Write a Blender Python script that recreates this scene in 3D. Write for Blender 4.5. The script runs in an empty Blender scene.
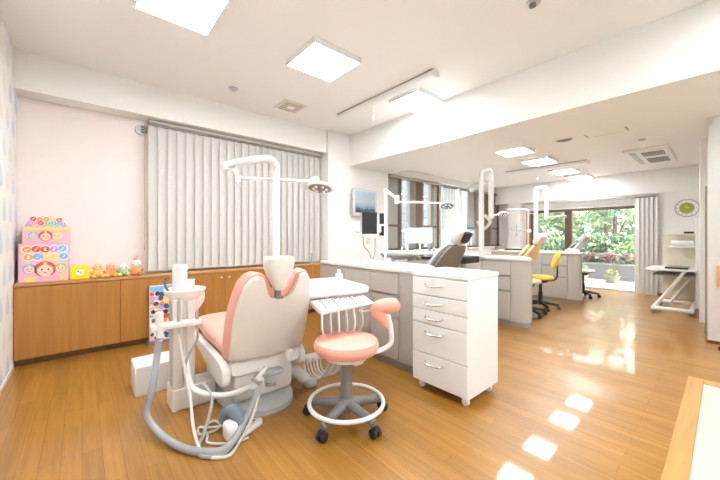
import bpy, math, random
from mathutils import Vector, Matrix
random.seed(7)
C = bpy.context.scene.collection
PI = math.pi
# ------------------------------------------------------------------ camera
FPX, HC = 318.5, 1.1
YAW = math.radians(48.9)
cam_d = bpy.data.cameras.new('camera'); cam = bpy.data.objects.new('camera', cam_d); C.objects.link(cam)
cam_d.sensor_width = 36; cam_d.lens = 36*FPX/720; cam_d.shift_y = -4/720
cam_d.clip_start = 0.02
cam.location = (0, 0, HC); cam.rotation_euler = (PI/2, 0, YAW-PI/2)
bpy.context.scene.camera = cam

# ------------------------------------------------------------------ materials
def nodes(name):
    m = bpy.data.materials.new(name); m.use_nodes = True
    nt = m.node_tree; b = nt.nodes['Principled BSDF']
    return m, nt, b
def L(nt, a, b): nt.links.new(a, b)
def mat(name, col, rough=.5, metal=0, bump=0, scale=40, var=0, coat=0, spec=None, stretch=None, trans=0):
    m, nt, b = nodes(name)
    b.inputs['Base Color'].default_value = (*col, 1); b.inputs['Roughness'].default_value = rough
    b.inputs['Metallic'].default_value = metal; b.inputs['Coat Weight'].default_value = coat
    if spec is not None: b.inputs['Specular IOR Level'].default_value = spec
    if trans: b.inputs['Transmission Weight'].default_value = trans
    tc = nt.nodes.new('ShaderNodeTexCoord'); mp = nt.nodes.new('ShaderNodeMapping')
    if stretch: mp.inputs['Scale'].default_value = stretch
    nz = nt.nodes.new('ShaderNodeTexNoise'); nz.inputs['Scale'].default_value = scale; nz.inputs['Detail'].default_value = 4
    L(nt, tc.outputs['Object'], mp.inputs[0]); L(nt, mp.outputs[0], nz.inputs['Vector'])
    if var:
        mx = nt.nodes.new('ShaderNodeMix'); mx.data_type = 'RGBA'
        mx.inputs[6].default_value = (*[max(0, c*(1-var)) for c in col], 1)
        mx.inputs[7].default_value = (*[min(1, c*(1+var)) for c in col], 1)
        L(nt, nz.outputs['Fac'], mx.inputs[0]); L(nt, mx.outputs[2], b.inputs['Base Color'])
    if bump:
        bp = nt.nodes.new('ShaderNodeBump'); bp.inputs['Strength'].default_value = bump; bp.inputs['Distance'].default_value = .002
        L(nt, nz.outputs['Fac'], bp.inputs['Height']); L(nt, bp.outputs[0], b.inputs['Normal'])
    return m
def emit(name, col, s):
    m, nt, b = nodes(name)
    b.inputs['Base Color'].default_value = (.9, .9, .9, 1)
    b.inputs['Emission Color'].default_value = (*col, 1); b.inputs['Emission Strength'].default_value = s
    return m
def glass(name, tint=(1, 1, 1), gloss=.06, rough=.02):
    m, nt, b = nodes(name); nt.nodes.remove(b)
    o = nt.nodes['Material Output']; t = nt.nodes.new('ShaderNodeBsdfTransparent'); g = nt.nodes.new('ShaderNodeBsdfGlossy')
    t.inputs[0].default_value = (*tint, 1); g.inputs['Roughness'].default_value = rough
    mx = nt.nodes.new('ShaderNodeMixShader'); mx.inputs[0].default_value = gloss
    L(nt, t.outputs[0], mx.inputs[1]); L(nt, g.outputs[0], mx.inputs[2]); L(nt, mx.outputs[0], o.inputs[0])
    return m
M = {}
M['wall'] = mat('white_wallpaper', (.88, .87, .85), .85, bump=.15, scale=180)
M['pink'] = mat('pale_pink_wallpaper', (.88, .79, .765), .85, bump=.15, scale=180)
M['ceil'] = mat('ceiling_paper', (.88, .868, .845), .9, bump=.15, scale=150)
M['white'] = mat('white_enamel', (.86, .85, .84), .3, var=.02)
M['whiteg'] = mat('white_gloss_laminate', (.86, .855, .85), .22, var=.015)
M['cream'] = mat('cream_plastic_shell', (.80, .74, .68), .38, var=.02)
M['offw'] = mat('warm_white_plastic', (.84, .815, .785), .35, var=.02)
M['pinkv'] = mat('salmon_pink_vinyl', (.88, .43, .34), .42, bump=.1, scale=300, var=.03)
M['greyp'] = mat('grey_plastic', (.21, .205, .195), .4, var=.05)
M['lgrey'] = mat('light_grey_enamel', (.55, .56, .58), .35, var=.03)
M['bgrey'] = mat('blue_grey_rubber', (.17, .22, .27), .5, var=.05)
M['black'] = mat('black_rubber', (.02, .02, .022), .5, var=.2)
M['dark'] = mat('dark_screen', (.02, .02, .024), .15)
M['chrome'] = mat('brushed_chrome', (.55, .54, .52), .25, 1, var=.05)
M['steel'] = mat('satin_steel', (.6, .6, .62), .35, 1)
M['hose'] = mat('grey_ribbed_hose', (.36, .375, .39), .45, bump=.6, scale=120)
M['hosew'] = mat('ivory_tubing', (.66, .63, .57), .4, var=.04)
M['clearp'] = mat('clear_plastic_cover', (.78, .75, .70), .3, var=.08)
M['ped'] = mat('greige_wood_laminate', (.51, .478, .44), .42, var=.07, scale=6, stretch=(30, 30, 1.2))
M['pedend'] = mat('greige_laminate_plain', (.52, .488, .45), .4, var=.03, scale=6, stretch=(30, 30, 1.2))
M['ctop'] = mat('cream_countertop', (.80, .76, .70), .3, var=.03, scale=60)
M['toe'] = mat('grey_toe_kick', (.30, .29, .27), .5, var=.05)
M['blind'] = mat('pale_grey_blind_fabric', (.64, .62, .59), .8, bump=.2, scale=400, var=.03)
M['blindl'] = mat('ivory_blind_fabric', (.93, .92, .89), .8, bump=.2, scale=400, var=.03)
M['rail'] = mat('beige_aluminium_rail', (.42, .39, .34), .45, .3, var=.04)
M['brown'] = mat('dark_brown_frame', (.13, .075, .045), .45, var=.15, scale=10, stretch=(4, 4, .5))
M['brownl'] = mat('orange_brown_wood_frame', (.50, .25, .10), .45, var=.15, scale=10, stretch=(8, 8, .5))
M['greysash'] = mat('taupe_window_sash', (.25, .225, .20), .5, var=.05)
M['frost'] = mat('frosted_taupe_pane', (.36, .34, .31), .35, var=.04)
M['glass'] = glass('window_glass')
M['lamp'] = emit('ceiling_light_diffuser', (.94, .975, 1), 15)
M['yellow'] = mat('yellow_board', (.90, .72, .02), .5, var=.04)
M['yellowv'] = mat('cream_yellow_vinyl', (.78, .60, .36), .45, var=.04)
M['yellows'] = mat('bright_yellow_vinyl', (.85, .62, .08), .45, var=.04)
M['brownv'] = mat('taupe_vinyl', (.20, .17, .14), .5, var=.08)
M['silver'] = mat('silver_grey_cover', (.56, .55, .56), .4, var=.05)
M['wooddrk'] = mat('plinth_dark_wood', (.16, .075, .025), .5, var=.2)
M['pastelp'] = mat('pink_printed_card', (.88, .52, .62), .5, var=.08, scale=12)
M['c_red'] = mat('red_print', (.80, .10, .07), .5); M['c_blue'] = mat('blue_print', (.22, .50, .85), .5)
M['c_org'] = mat('orange_print', (.92, .42, .10), .5); M['c_grn'] = mat('green_print', (.30, .68, .28), .5)
M['c_yel'] = mat('yellow_print', (.93, .76, .15), .5); M['c_pur'] = mat('violet_print', (.55, .36, .78), .5)
M['c_wht'] = mat('white_print', (.92, .90, .90), .5); M['c_skin'] = mat('peach_print', (.93, .68, .52), .5)
M['c_blk'] = mat('black_print', (.05, .04, .04), .5); M['c_pnk'] = mat('pink_print', (.92, .45, .60), .5)
M['c_navy'] = mat('navy_print', (.05, .10, .25), .5)
bm, bnt, bb = nodes('translucent_ivory_blind'); bo = bnt.nodes['Material Output']
bt = bnt.nodes.new('ShaderNodeBsdfTranslucent'); bt.inputs[0].default_value = (.92, .90, .86, 1); bb.inputs['Base Color'].default_value = (.92, .91, .88, 1); bb.inputs['Roughness'].default_value = .8
bx = bnt.nodes.new('ShaderNodeMixShader'); bx.inputs[0].default_value = .25; L(bnt, bb.outputs[0], bx.inputs[1]); L(bnt, bt.outputs[0], bx.inputs[2]); L(bnt, bx.outputs[0], bo.inputs[0]); M['blindl'] = bm
M['pl_yel'] = mat('yellow_plush', (.90, .60, .16), .95, bump=.8, scale=300); M['pl_org'] = mat('orange_plush', (.85, .36, .14), .95, bump=.8, scale=300)
M['pl_skin'] = mat('peach_plush', (.90, .55, .36), .95, bump=.8, scale=300); M['pl_grn'] = mat('green_plush', (.28, .62, .28), .95, bump=.8, scale=300)
M['pl_wht'] = mat('white_plush', (.88, .84, .80), .95, bump=.8, scale=300); M['pl_red'] = mat('red_plush', (.80, .20, .10), .95, bump=.8, scale=300)
M['clockg'] = mat('olive_green_clock_face', (.30, .36, .05), .5, var=.1); M['clockr'] = mat('grey_green_clock_rim', (.42, .46, .38), .4)
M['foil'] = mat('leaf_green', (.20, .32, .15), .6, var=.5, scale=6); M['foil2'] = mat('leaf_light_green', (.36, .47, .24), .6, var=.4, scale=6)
M['foil3'] = mat('leaf_blue_green', (.17, .33, .26), .6, var=.4, scale=6)
M['bark'] = mat('tree_bark', (.16, .11, .07), .8, bump=.5, var=.3)
M['concrete'] = mat('grey_concrete', (.25, .25, .25), .8, bump=.3, var=.1, scale=8)
M['deck'] = mat('pale_balcony_tile', (.36, .36, .37), .7, var=.05)
M['potc'] = mat('ivory_pot', (.42, .38, .30), .6, var=.04)
M['fl_pink'] = mat('pink_petals', (.50, .12, .24), .7, var=.2); M['fl_red'] = mat('red_petals', (.42, .04, .06), .7); M['fl_vio'] = mat('violet_petals', (.26, .16, .32), .7, var=.2)
M['fl_yel'] = mat('yellow_petals', (.5, .42, .1), .7)
M['tan'] = mat('tan_wood_panel', (.62, .36, .15), .5, var=.1, scale=8, stretch=(8, 8, .5))
M['beige'] = mat('beige_panel', (.72, .66, .52), .6, var=.04)
M['mat_cream'] = mat('cream_vinyl_sheet', (.52, .50, .43), .55, var=.03)
M['linen'] = mat('white_towel', (.88, .87, .86), .9, bump=.5, scale=250)
M['ledgrey'] = mat('lamp_lens_grey', (.42, .42, .42), .15, .5, var=.3, scale=60)
M['doorgr'] = mat('pale_grey_door', (.70, .70, .68), .5, var=.02)
M['pinkgr'] = mat('pinkish_white_panel', (.76, .70, .66), .5, var=.02)
M['green'] = mat('green_tube', (.25, .52, .36), .4)

def wood_mat(name, c1, c2, dirn, rough=.35, plank=None, coat=0):
    """wood with grain running along dirn ('y','x','z'), optional plank size (length, width)"""
    m, nt, b = nodes(name)
    tc = nt.nodes.new('ShaderNodeTexCoord'); mp = nt.nodes.new('ShaderNodeMapping')
    L(nt, tc.outputs['Object'], mp.inputs[0])
    sc = {'x': (1.2, 22, 22), 'y': (22, 1.2, 22), 'z': (18, 18, .9)}[dirn]
    mp.inputs['Scale'].default_value = sc
    nz = nt.nodes.new('ShaderNodeTexNoise'); nz.inputs['Scale'].default_value = 1.6; nz.inputs['Detail'].default_value = 7; nz.inputs['Roughness'].default_value = .65
    L(nt, mp.outputs[0], nz.inputs['Vector'])
    rmp = nt.nodes.new('ShaderNodeValToRGB'); rmp.color_ramp.elements[0].position = .3; rmp.color_ramp.elements[1].position = .72
    rmp.color_ramp.elements[0].color = (*c1, 1); rmp.color_ramp.elements[1].color = (*c2, 1)
    L(nt, nz.outputs['Fac'], rmp.inputs[0]); out = rmp.outputs[0]
    b.inputs['Roughness'].default_value = rough; b.inputs['Coat Weight'].default_value = coat; b.inputs['Coat Roughness'].default_value = .055
    if plank:
        mp2 = nt.nodes.new('ShaderNodeMapping'); mp2.inputs['Rotation'].default_value = (0, 0, PI/2)
        L(nt, tc.outputs['Object'], mp2.inputs[0])
        br = nt.nodes.new('ShaderNodeTexBrick'); br.offset = .37; br.offset_frequency = 2; br.inputs['Scale'].default_value = 1
        br.inputs['Brick Width'].default_value = plank[0]; br.inputs['Row Height'].default_value = plank[1]
        br.inputs['Mortar Size'].default_value = .0011; br.inputs['Mortar Smooth'].default_value = .3; br.inputs['Bias'].default_value = 0
        br.inputs['Color1'].default_value = (.86, .86, .86, 1); br.inputs['Color2'].default_value = (1.08, 1.05, 1.0, 1); br.inputs['Mortar'].default_value = (.52, .42, .34, 1)
        L(nt, mp2.outputs[0], br.inputs['Vector'])
        mx = nt.nodes.new('ShaderNodeMix'); mx.data_type = 'RGBA'; mx.blend_type = 'MULTIPLY'; mx.inputs[0].default_value = 1
        L(nt, out, mx.inputs[6]); L(nt, br.outputs['Color'], mx.inputs[7]); out = mx.outputs[2]
        nb = nt.nodes.new('ShaderNodeTexNoise'); nb.inputs['Scale'].default_value = 3; L(nt, tc.outputs['Object'], nb.inputs['Vector'])
        ad = nt.nodes.new('ShaderNodeMath'); ad.operation = 'MULTIPLY_ADD'; ad.inputs[1].default_value = .25; L(nt, nb.outputs['Fac'], ad.inputs[0]); 
        inv = nt.nodes.new('ShaderNodeMath'); inv.operation = 'MULTIPLY'; inv.inputs[1].default_value = -1; L(nt, br.outputs['Fac'], inv.inputs[0]); L(nt, inv.outputs[0], ad.inputs[2])
        bp = nt.nodes.new('ShaderNodeBump'); bp.inputs['Strength'].default_value = .25; bp.inputs['Distance'].default_value = .002
        L(nt, ad.outputs[0], bp.inputs['Height']); L(nt, bp.outputs[0], b.inputs['Normal']); L(nt, bp.outputs[0], b.inputs['Coat Normal'])
    L(nt, out, b.inputs['Base Color'])
    return m
M['floor'] = wood_mat('oak_plank_floor', (.30, .132, .016), (.455, .218, .034), 'y', .38, (.9, .078), coat=.55)
M['cab'] = wood_mat('honey_wood_veneer', (.38, .158, .032), (.49, .225, .052), 'z', .38)
M['cabtop'] = wood_mat('honey_wood_top', (.46, .22, .08), (.60, .32, .13), 'x', .35)
M['border'] = wood_mat('light_wood_border', (.50, .25, .08), (.62, .35, .12), 'x', .3, coat=.3)

def drops_mat():
    m, nt, b = nodes('raindrop_wallpaper'); b.inputs['Roughness'].default_value = .85
    N = nt.nodes.new
    def mth(op, a, c=None, d=None):
        n = N('ShaderNodeMath'); n.operation = op
        for i, v in enumerate((a, c, d)):
            if v is None: continue
            if isinstance(v, (int, float)): n.inputs[i].default_value = v
            else: L(nt, v, n.inputs[i])
        return n.outputs[0]
    tc = N('ShaderNodeTexCoord'); sp = N('ShaderNodeSeparateXYZ'); L(nt, tc.outputs['Object'], sp.inputs[0])
    v = mth('DIVIDE', sp.outputs['Z'], .24); row = mth('FLOOR', v); fv = mth('SUBTRACT', v, row)
    half = mth('MULTIPLY', mth('MODULO', row, 2), .5)
    u = mth('ADD', mth('DIVIDE', sp.outputs['Y'], .27), half); col = mth('FLOOR', u); fu = mth('SUBTRACT', u, col)
    du = mth('SUBTRACT', fu, .5); dv = mth('SUBTRACT', fv, .42)
    wid = mth('SUBTRACT', .21, mth('MULTIPLY', dv, .5))            # narrower towards the tip
    e = mth('ADD', mth('POWER', mth('DIVIDE', mth('ABSOLUTE', du), wid), 2), mth('POWER', mth('DIVIDE', mth('ABSOLUTE', dv), .38), 2))
    ins = mth('LESS_THAN', e, 1)
    cb = N('ShaderNodeCombineXYZ'); L(nt, col, cb.inputs[0]); L(nt, row, cb.inputs[1])
    wn = N('ShaderNodeTexWhiteNoise'); wn.noise_dimensions = '2D'; L(nt, cb.outputs[0], wn.inputs['Vector'])
    rp = N('ShaderNodeValToRGB'); rp.color_ramp.interpolation = 'CONSTANT'
    rp.color_ramp.elements[0].color = (.62, .73, .80, 1)
    for pos, c in ((.3, (.72, .77, .77)), (.55, (.80, .78, .70)), (.8, (.66, .73, .82))):
        el = rp.color_ramp.elements.new(pos); el.color = (*c, 1)
    L(nt, wn.outputs['Value'], rp.inputs[0])
    mx = N('ShaderNodeMix'); mx.data_type = 'RGBA'; mx.inputs[6].default_value = (.86, .86, .84, 1)
    L(nt, ins, mx.inputs[0]); L(nt, rp.outputs[0], mx.inputs[7]); L(nt, mx.outputs[2], b.inputs['Base Color'])
    return m
M['drops'] = drops_mat()

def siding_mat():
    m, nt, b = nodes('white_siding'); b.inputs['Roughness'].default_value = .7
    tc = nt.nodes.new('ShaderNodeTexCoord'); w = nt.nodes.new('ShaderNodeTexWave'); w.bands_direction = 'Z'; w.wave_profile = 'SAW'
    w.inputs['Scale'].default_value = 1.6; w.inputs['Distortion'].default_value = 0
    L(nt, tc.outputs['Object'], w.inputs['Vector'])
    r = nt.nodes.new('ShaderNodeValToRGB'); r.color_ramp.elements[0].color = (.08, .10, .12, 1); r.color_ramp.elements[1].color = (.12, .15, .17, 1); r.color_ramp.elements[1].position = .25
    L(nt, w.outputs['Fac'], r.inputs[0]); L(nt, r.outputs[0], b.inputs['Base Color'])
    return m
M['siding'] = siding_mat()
def picture_mat():
    m, nt, b = nodes('screen_picture'); b.inputs['Roughness'].default_value = .2
    tc = nt.nodes.new('ShaderNodeTexCoord'); sp = nt.nodes.new('ShaderNodeSeparateXYZ'); L(nt, tc.outputs['Object'], sp.inputs[0])
    nz = nt.nodes.new('ShaderNodeTexNoise'); nz.inputs['Scale'].default_value = 9; L(nt, tc.outputs['Object'], nz.inputs['Vector'])
    a = nt.nodes.new('ShaderNodeMath'); a.operation = 'MULTIPLY_ADD'; a.inputs[1].default_value = .12; L(nt, nz.outputs['Fac'], a.inputs[0]); L(nt, sp.outputs['Z'], a.inputs[2])
    mr = nt.nodes.new('ShaderNodeMapRange'); mr.inputs[1].default_value = -.14; mr.inputs[2].default_value = .24; L(nt, a.outputs[0], mr.inputs[0])
    r = nt.nodes.new('ShaderNodeValToRGB'); e = r.color_ramp.elements
    e[0].color = (.03, .04, .05, 1); e[1].color = (.30, .40, .50, 1); e[1].position = .9
    for p, c in ((.22, (.06, .08, .10)), (.28, (.12, .22, .34)), (.42, (.26, .33, .38)), (.5, (.36, .39, .41))):
        x = e.new(p); x.color = (*c, 1)
    L(nt, mr.outputs[0], r.inputs[0]); L(nt, r.outputs[0], b.inputs['Base Color'])
    L(nt, r.outputs[0], b.inputs['Emission Color']); b.inputs['Emission Strength'].default_value = .08
    return m
M['pic'] = picture_mat()
M['boxlit'] = emit('lit_white_screen', (1, .99, .97), .9)

# ------------------------------------------------------------------ mesh builder (world coordinates)
class MB:
    def __init__(s): s.v = []; s.f = []; s.m = []; s.cur = 0
    def use(s, i): s.cur = i; return s
    def add(s, vs, fs):
        o = len(s.v); s.v += [tuple(p) for p in vs]
        for f in fs: s.f.append(tuple(i+o for i in f)); s.m.append(s.cur)
        return s
    def box(s, x0, x1, y0, y1, z0, z1, rz=0, piv=None, R=None):
        vs = [Vector((x, y, z)) for z in (z0, z1) for x, y in ((x0, y0), (x1, y0), (x1, y1), (x0, y1))]
        if rz or R:
            p = Vector(piv) if piv else Vector(((x0+x1)/2, (y0+y1)/2, (z0+z1)/2)); Q = R if R else Matrix.Rotation(rz, 3, 'Z')
            vs = [p+Q@(v-p) for v in vs]
        return s.add(vs, [(3, 2, 1, 0), (4, 5, 6, 7), (0, 1, 5, 4), (1, 2, 6, 5), (2, 3, 7, 6), (3, 0, 4, 7)])
    def cbox(s, c, sz, rz=0, R=None):
        return s.box(c[0]-sz[0]/2, c[0]+sz[0]/2, c[1]-sz[1]/2, c[1]+sz[1]/2, c[2]-sz[2]/2, c[2]+sz[2]/2, rz, c, R)
    def rings(s, rings, cap=True, closed=False):
        n = len(rings[0]); vs = [p for r in rings for p in r]; fs = []; k = len(rings)
        for i in range(k if closed else k-1):
            a, b = i*n, ((i+1) % k)*n
            for j in range(n): fs.append((a+j, a+(j+1) % n, b+(j+1) % n, b+j))
        if cap and not closed: fs.append(tuple(range(n-1, -1, -1))); fs.append(tuple((k-1)*n+j for j in range(n)))
        return s.add(vs, fs)
    def tube(s, pts, r, n=10, closed=False, smooth=0, radii=None):
        pts = [Vector(p) for p in pts]
        if smooth: 
            q = []; m = len(pts)
            seg = m if closed else m-1
            for i in range(seg):
                g = lambda k: pts[k % m] if closed else pts[min(max(k, 0), m-1)]
                p0, p1, p2, p3 = g(i-1), g(i), g(i+1), g(i+2)
                for t in range(smooth):
                    t /= smooth
                    q.append(.5*((2*p1)+(p2-p0)*t+(2*p0-5*p1+4*p2-p3)*t*t+(3*p1-p0-3*p2+p3)*t**3))
            if not closed: q.append(pts[-1])
            if radii:
                rr = []
                for i in range(len(q)): 
                    x = i/(len(q)-1)*(len(radii)-1); k = min(int(x), len(radii)-2); rr.append(radii[k]+(radii[k+1]-radii[k])*(x-k))
                radii = rr
            pts = q
        m = len(pts); rings = []; up = None
        for i, p in enumerate(pts):
            if closed: t = pts[(i+1) % m]-pts[i-1]
            else: t = pts[min(i+1, m-1)]-pts[max(i-1, 0)]
            t.normalize()
            if up is None: up = Vector((0, 0, 1)) if abs(t.z) < .9 else Vector((1, 0, 0))
            a = t.cross(up); a.normalize(); b = a.cross(t); up = b
            rad = radii[i] if radii else r
            rings.append([p+rad*(math.cos(2*PI*j/n)*a+math.sin(2*PI*j/n)*b) for j in range(n)])
        return s.rings(rings, True, closed)
    def cyl(s, p0, p1, r0, r1=None, n=20):
        r1 = r0 if r1 is None else r1
        return s.tube([p0, p1], 0, n, radii=[r0, r1])
    def lathe(s, prof, c, n=32, sx=1, sy=1):
        return s.rings([[(c[0]+r*sx*math.cos(2*PI*j/n), c[1]+r*sy*math.sin(2*PI*j/n), c[2]+z) for j in range(n)] for r, z in prof])
    def prism(s, poly, ax, a, b):
        def P(p, t): return {'x': (t, p[0], p[1]), 'y': (p[0], t, p[1]), 'z': (p[0], p[1], t)}[ax]
        n = len(poly); vs = [P(p, a) for p in poly]+[P(p, b) for p in poly]
        return s.add(vs, [tuple(range(n-1, -1, -1)), tuple(range(n, 2*n))]+[(i, (i+1) % n, n+(i+1) % n, n+i) for i in range(n)])
    def ell(s, c, r, n=16, m=10, R=None):
        rings = []
        for i in range(1, m):
            th = PI*i/m; ring = []
            for j in range(n):
                v = Vector((r[0]*math.sin(th)*math.cos(2*PI*j/n), r[1]*math.sin(th)*math.sin(2*PI*j/n), -r[2]*math.cos(th)))
                if R: v = R@v
                ring.append(Vector(c)+v)
            rings.append(ring)
        o = len(s.v); s.rings(rings, cap=False)
        k = len(s.v); t0 = Vector((0, 0, -r[2])); t1 = Vector((0, 0, r[2]))
        if R: t0 = R@t0; t1 = R@t1
        s.v += [tuple(Vector(c)+t0), tuple(Vector(c)+t1)]
        for j in range(n):
            s.f.append((o+(j+1) % n, o+j, k)); s.m.append(s.cur)
            s.f.append((o+(m-2)*n+j, o+(m-2)*n+(j+1) % n, k+1)); s.m.append(s.cur)
        return s
    def sq(s, c, sz, e=4, n=28, m=10, R=None):
        """superellipsoid cushion"""
        def pw(x, k): return math.copysign(abs(x)**k, x)
        rings = []; q = 2/e
        for i in range(m+1):
            th = -PI/2+PI*i/m; th = max(min(th, PI/2-.02), -PI/2+.02); ring = []
            for j in range(n):
                ph = 2*PI*j/n
                v = Vector((sz[0]/2*pw(math.cos(th), q)*pw(math.cos(ph), q), sz[1]/2*pw(math.cos(th), q)*pw(math.sin(ph), q), sz[2]/2*pw(math.sin(th), q)))
                if R: v = R@v
                ring.append(Vector(c)+v)
            rings.append(ring)
        return s.rings(rings)
def root_of(p):
    while p.parent: p = p.parent
    return p
def obj(name, mb, m, parent=None, bev=0, sub=0, smooth=True, seg=2):
    off = Vector((0, 0, 0)) if parent is None else root_of(parent).location
    me = bpy.data.meshes.new(name); me.from_pydata([tuple(Vector(v)-off) for v in mb.v], [], mb.f)
    ms = m if isinstance(m, (list, tuple)) else [m]
    for x in ms: me.materials.append(M[x] if isinstance(x, str) else x)
    me.polygons.foreach_set('material_index', mb.m)
    if smooth:
        me.shade_smooth(); me.set_sharp_from_angle(angle=math.radians(38))
    me.update()
    o = bpy.data.objects.new(name, me); C.objects.link(o)
    if parent: o.parent = parent
    if bev:
        b = o.modifiers.new('bevel', 'BEVEL'); b.width = bev; b.segments = seg; b.limit_method = 'ANGLE'; b.angle_limit = .6; b.use_clamp_overlap = True
        b.harden_normals = False
    if sub: 
        b = o.modifiers.new('subdivision', 'SUBSURF'); b.levels = sub; b.render_levels = sub
    return o
def tag(o, label, cat, group=None):
    o['label'] = label; o['category'] = cat
    if group: o['group'] = group
    return o
def thing(name, label, cat, loc, group=None):
    o = bpy.data.objects.new(name, None); C.objects.link(o); o.location = loc; o.empty_display_size = .1
    return tag(o, label, cat, group)
def struct(name, mb, m, bev=0, parent=None):
    o = obj(name, mb, m, parent, bev)
    if not parent: o['kind'] = 'structure'
    return o
def dup(r, loc, label, rz=0, group=None):
    c = r.copy(); C.objects.link(c); c.location = loc; c.rotation_euler = (0, 0, rz); c['label'] = label
    if group: c['group'] = group
    def rec(a, b):
        for ch in list(a.children):
            k = ch.copy(); C.objects.link(k); k.parent = b; rec(ch, k)
    rec(r, c); return c
def wx(u, Y):   # X on plane Y for photo column u (surveying helper)
    r = (u-360)/FPX
    return Y*(math.cos(YAW)+r*math.sin(YAW))/(math.sin(YAW)-r*math.cos(YAW))

# ================================================================== ROOM
XL, XF, YB, YW = -.435, 8.2, -2.6, 4.13
ZC, ZC2, ZB = 2.67, 2.32, 2.19
struct('floor', MB().box(XL-.1, XF+.02, YB-.1, YW+.1, -.1, 0), 'floor')
struct('wall_left', MB().box(XL-.1, XL, YB, YW, 0, ZC), 'drops')
struct('baseboard_left', MB().box(XL, XL+.008, YB, 3.879, 0, .035), 'white')
struct('wall_back', MB().box(XL-.1, XF, YB-.1, YB, 0, ZC), 'wall')
struct('wall_pink', MB().box(XL, 2.75, YW, YW+.1, 0, ZC), 'pink')
struct('ceiling', MB().box(XL-.1, 3.15, YB-.1, YW+.1, ZC, ZC+.1), 'ceil')
struct('ceiling_low', MB().box(4.08, XF+.3, YB-.1, YW+.1, ZC2, ZC2+.1), 'ceil')
struct('trim_1', MB().box(XL, 2.75, 3.92, YW, 2.345, ZC), 'wall')              # beam over the blinds
struct('trim_2', MB().box(3.15, 4.08, YB, 3.87, ZB, ZC+.1), 'wall')           # deep cross beam
struct('trim_3', MB().box(2.75, 4.03, 3.87, YW+.1, 0, ZC+.1), 'wall')         # broad column
W1a, W1b, W2a, W2b = 4.03, wx(441, 3.87), wx(467, 3.87), wx(500.5, 3.87)
mb = MB().box(W1a, XF+.3, 3.87, 3.99, 2.2, ZC2).box(W1b, W1b+.03, 3.87, 3.99, .84, 2.2).box(6.3, 6.38, 3.9, 3.99, .84, 2.2).box(W2a-.03, W2a, 3.87, 3.99, .84, 2.2).box(W1a, XF+.3, 3.87, 3.99, 0, .84).box(W2b, XF+.3, 3.87, 3.99, .84, 2.2)
struct('wall_window', mb, 'wall')
# far wall with the garden door
DY0, DY1, DZ = 1.13, 3.10, 1.70
mb = MB().box(XF, XF+.1, DY1+.07, 3.87, 0, ZC2).box(XF, XF+.1, DY0, DY1+.07, DZ, ZC2).box(XF, XF+.1, .95, DY0, 0, ZC2).box(7.98, 8.3, .12, .98, 0, ZC2)
struct('wall_far', mb, 'wall')
struct('trim_4', MB().box(7.96, XF, .12, 3.87, 1.9, ZC2), 'wall')
struct('trim_5', MB().box(8.02, XF, 3.28, 3.56, 0, 1.9), 'wall')
struct('baseboard_far', MB().box(7.965, 7.98, .12, .98, 0, .06), 'cab')
# right hand side
struct('wall_right', MB().box(4.88, XF, YB, .12, .87, ZC2), 'doorgr')
struct('wall_right_lower', MB().box(4.865, XF, YB, .12, .03, .87), 'pinkgr')
struct('baseboard_right', MB().box(4.86, 4.88, YB, .125, 0, .03), 'wooddrk')
struct('trim_6', MB().box(5.9, 6.05, .12, .215, 0, ZC2), 'white', bev=.01)
struct('trim_7', MB().box(5.3, 5.34, .12, .15, 0, 1.66), 'rail')
# threshold and entrance floor
struct('trim_8', MB().box(-.4, 3.56, .105, .19, 0, .012), 'border', bev=.004)
struct('trim_9', MB().box(3.46, 3.56, YB, .105, 0, .012), 'border', bev=.004)
struct('floor_entrance', MB().box(-.4, 3.46, YB, .105, 0, .006), 'mat_cream')

# ---- windows in the window wall
def window(n, x0, x1, cuts, frosted, rails):
    w = struct('window_%d' % n, MB().box(x0, x1, 3.92, 3.98, .84, .88).box(x0, x1, 3.92, 3.98, 2.14, 2.2).box(x0, x0+.05, 3.92, 3.98, .84, 2.2).box(x1-.05, x1, 3.92, 3.98, .84, 2.2), 'brown')
    for a, b, k in cuts:
        obj('mullion', MB().box(a, b, 3.90, 3.97, .86, 2.17), k, w, .004)
    for a, b in rails:
        obj('crossbar', MB().box(a, b, 3.915, 3.965, 1.27, 1.31), 'brown', w, .003)
    obj('pane', MB().box(x0+.03, x1-.03, 3.945, 3.95, .87, 2.16), 'glass', w)
    for a, b, z0, z1 in frosted:
        obj('frosted_pane', MB().box(a, b, 3.93, 3.942, z0, z1), 'frost', w)
    obj('window_sill', MB().box(x0, x1, 3.80, 3.93, .80, .84), 'ctop', w, .004)
Y_ = 3.92
w3 = struct('window_3', MB().box(W1b+.03, W2a-.03, 3.93, 3.97, .84, .87).box(W1b+.03, W2a-.03, 3.93, 3.97, 2.16, 2.2), 'brown')  # added opening: daylight from behind makes the gathered blinds glow
obj('pane', MB().box(W1b+.03, W2a-.03, 3.945, 3.95, .86, 2.17), 'glass', w3)
window(1, W1a, W1b, [(wx(398.5, Y_), wx(401, Y_), 'brown'), (wx(409, Y_), wx(415, Y_), 'greysash'), (wx(415, Y_), wx(421.5, Y_), 'brown'), (wx(421.5, Y_), wx(423, Y_), 'greysash'), (wx(430, Y_), wx(433, Y_), 'greysash')],
       [(W1a+.05, wx(398, Y_), .88, 2.14), (wx(433, Y_), W1b-.05, .88, 2.14)],
       [(W1a+.03, wx(400, Y_)), (wx(421, Y_), W1b-.03)])
window(2, W2a, W2b, [(wx(475, Y_), wx(478, Y_), 'greysash'), (wx(483.5, Y_), wx(489.5, Y_), 'brown'), (wx(489.5, Y_), wx(491, Y_), 'greysash')],
       [(wx(468.5, Y_), wx(475, Y_), 1.35, 2.14), (wx(491, Y_), wx(497.5, Y_), .88, 2.14)],
       [(W2a+.03, wx(478, Y_)), (wx(489, Y_), W2b-.03)])
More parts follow.
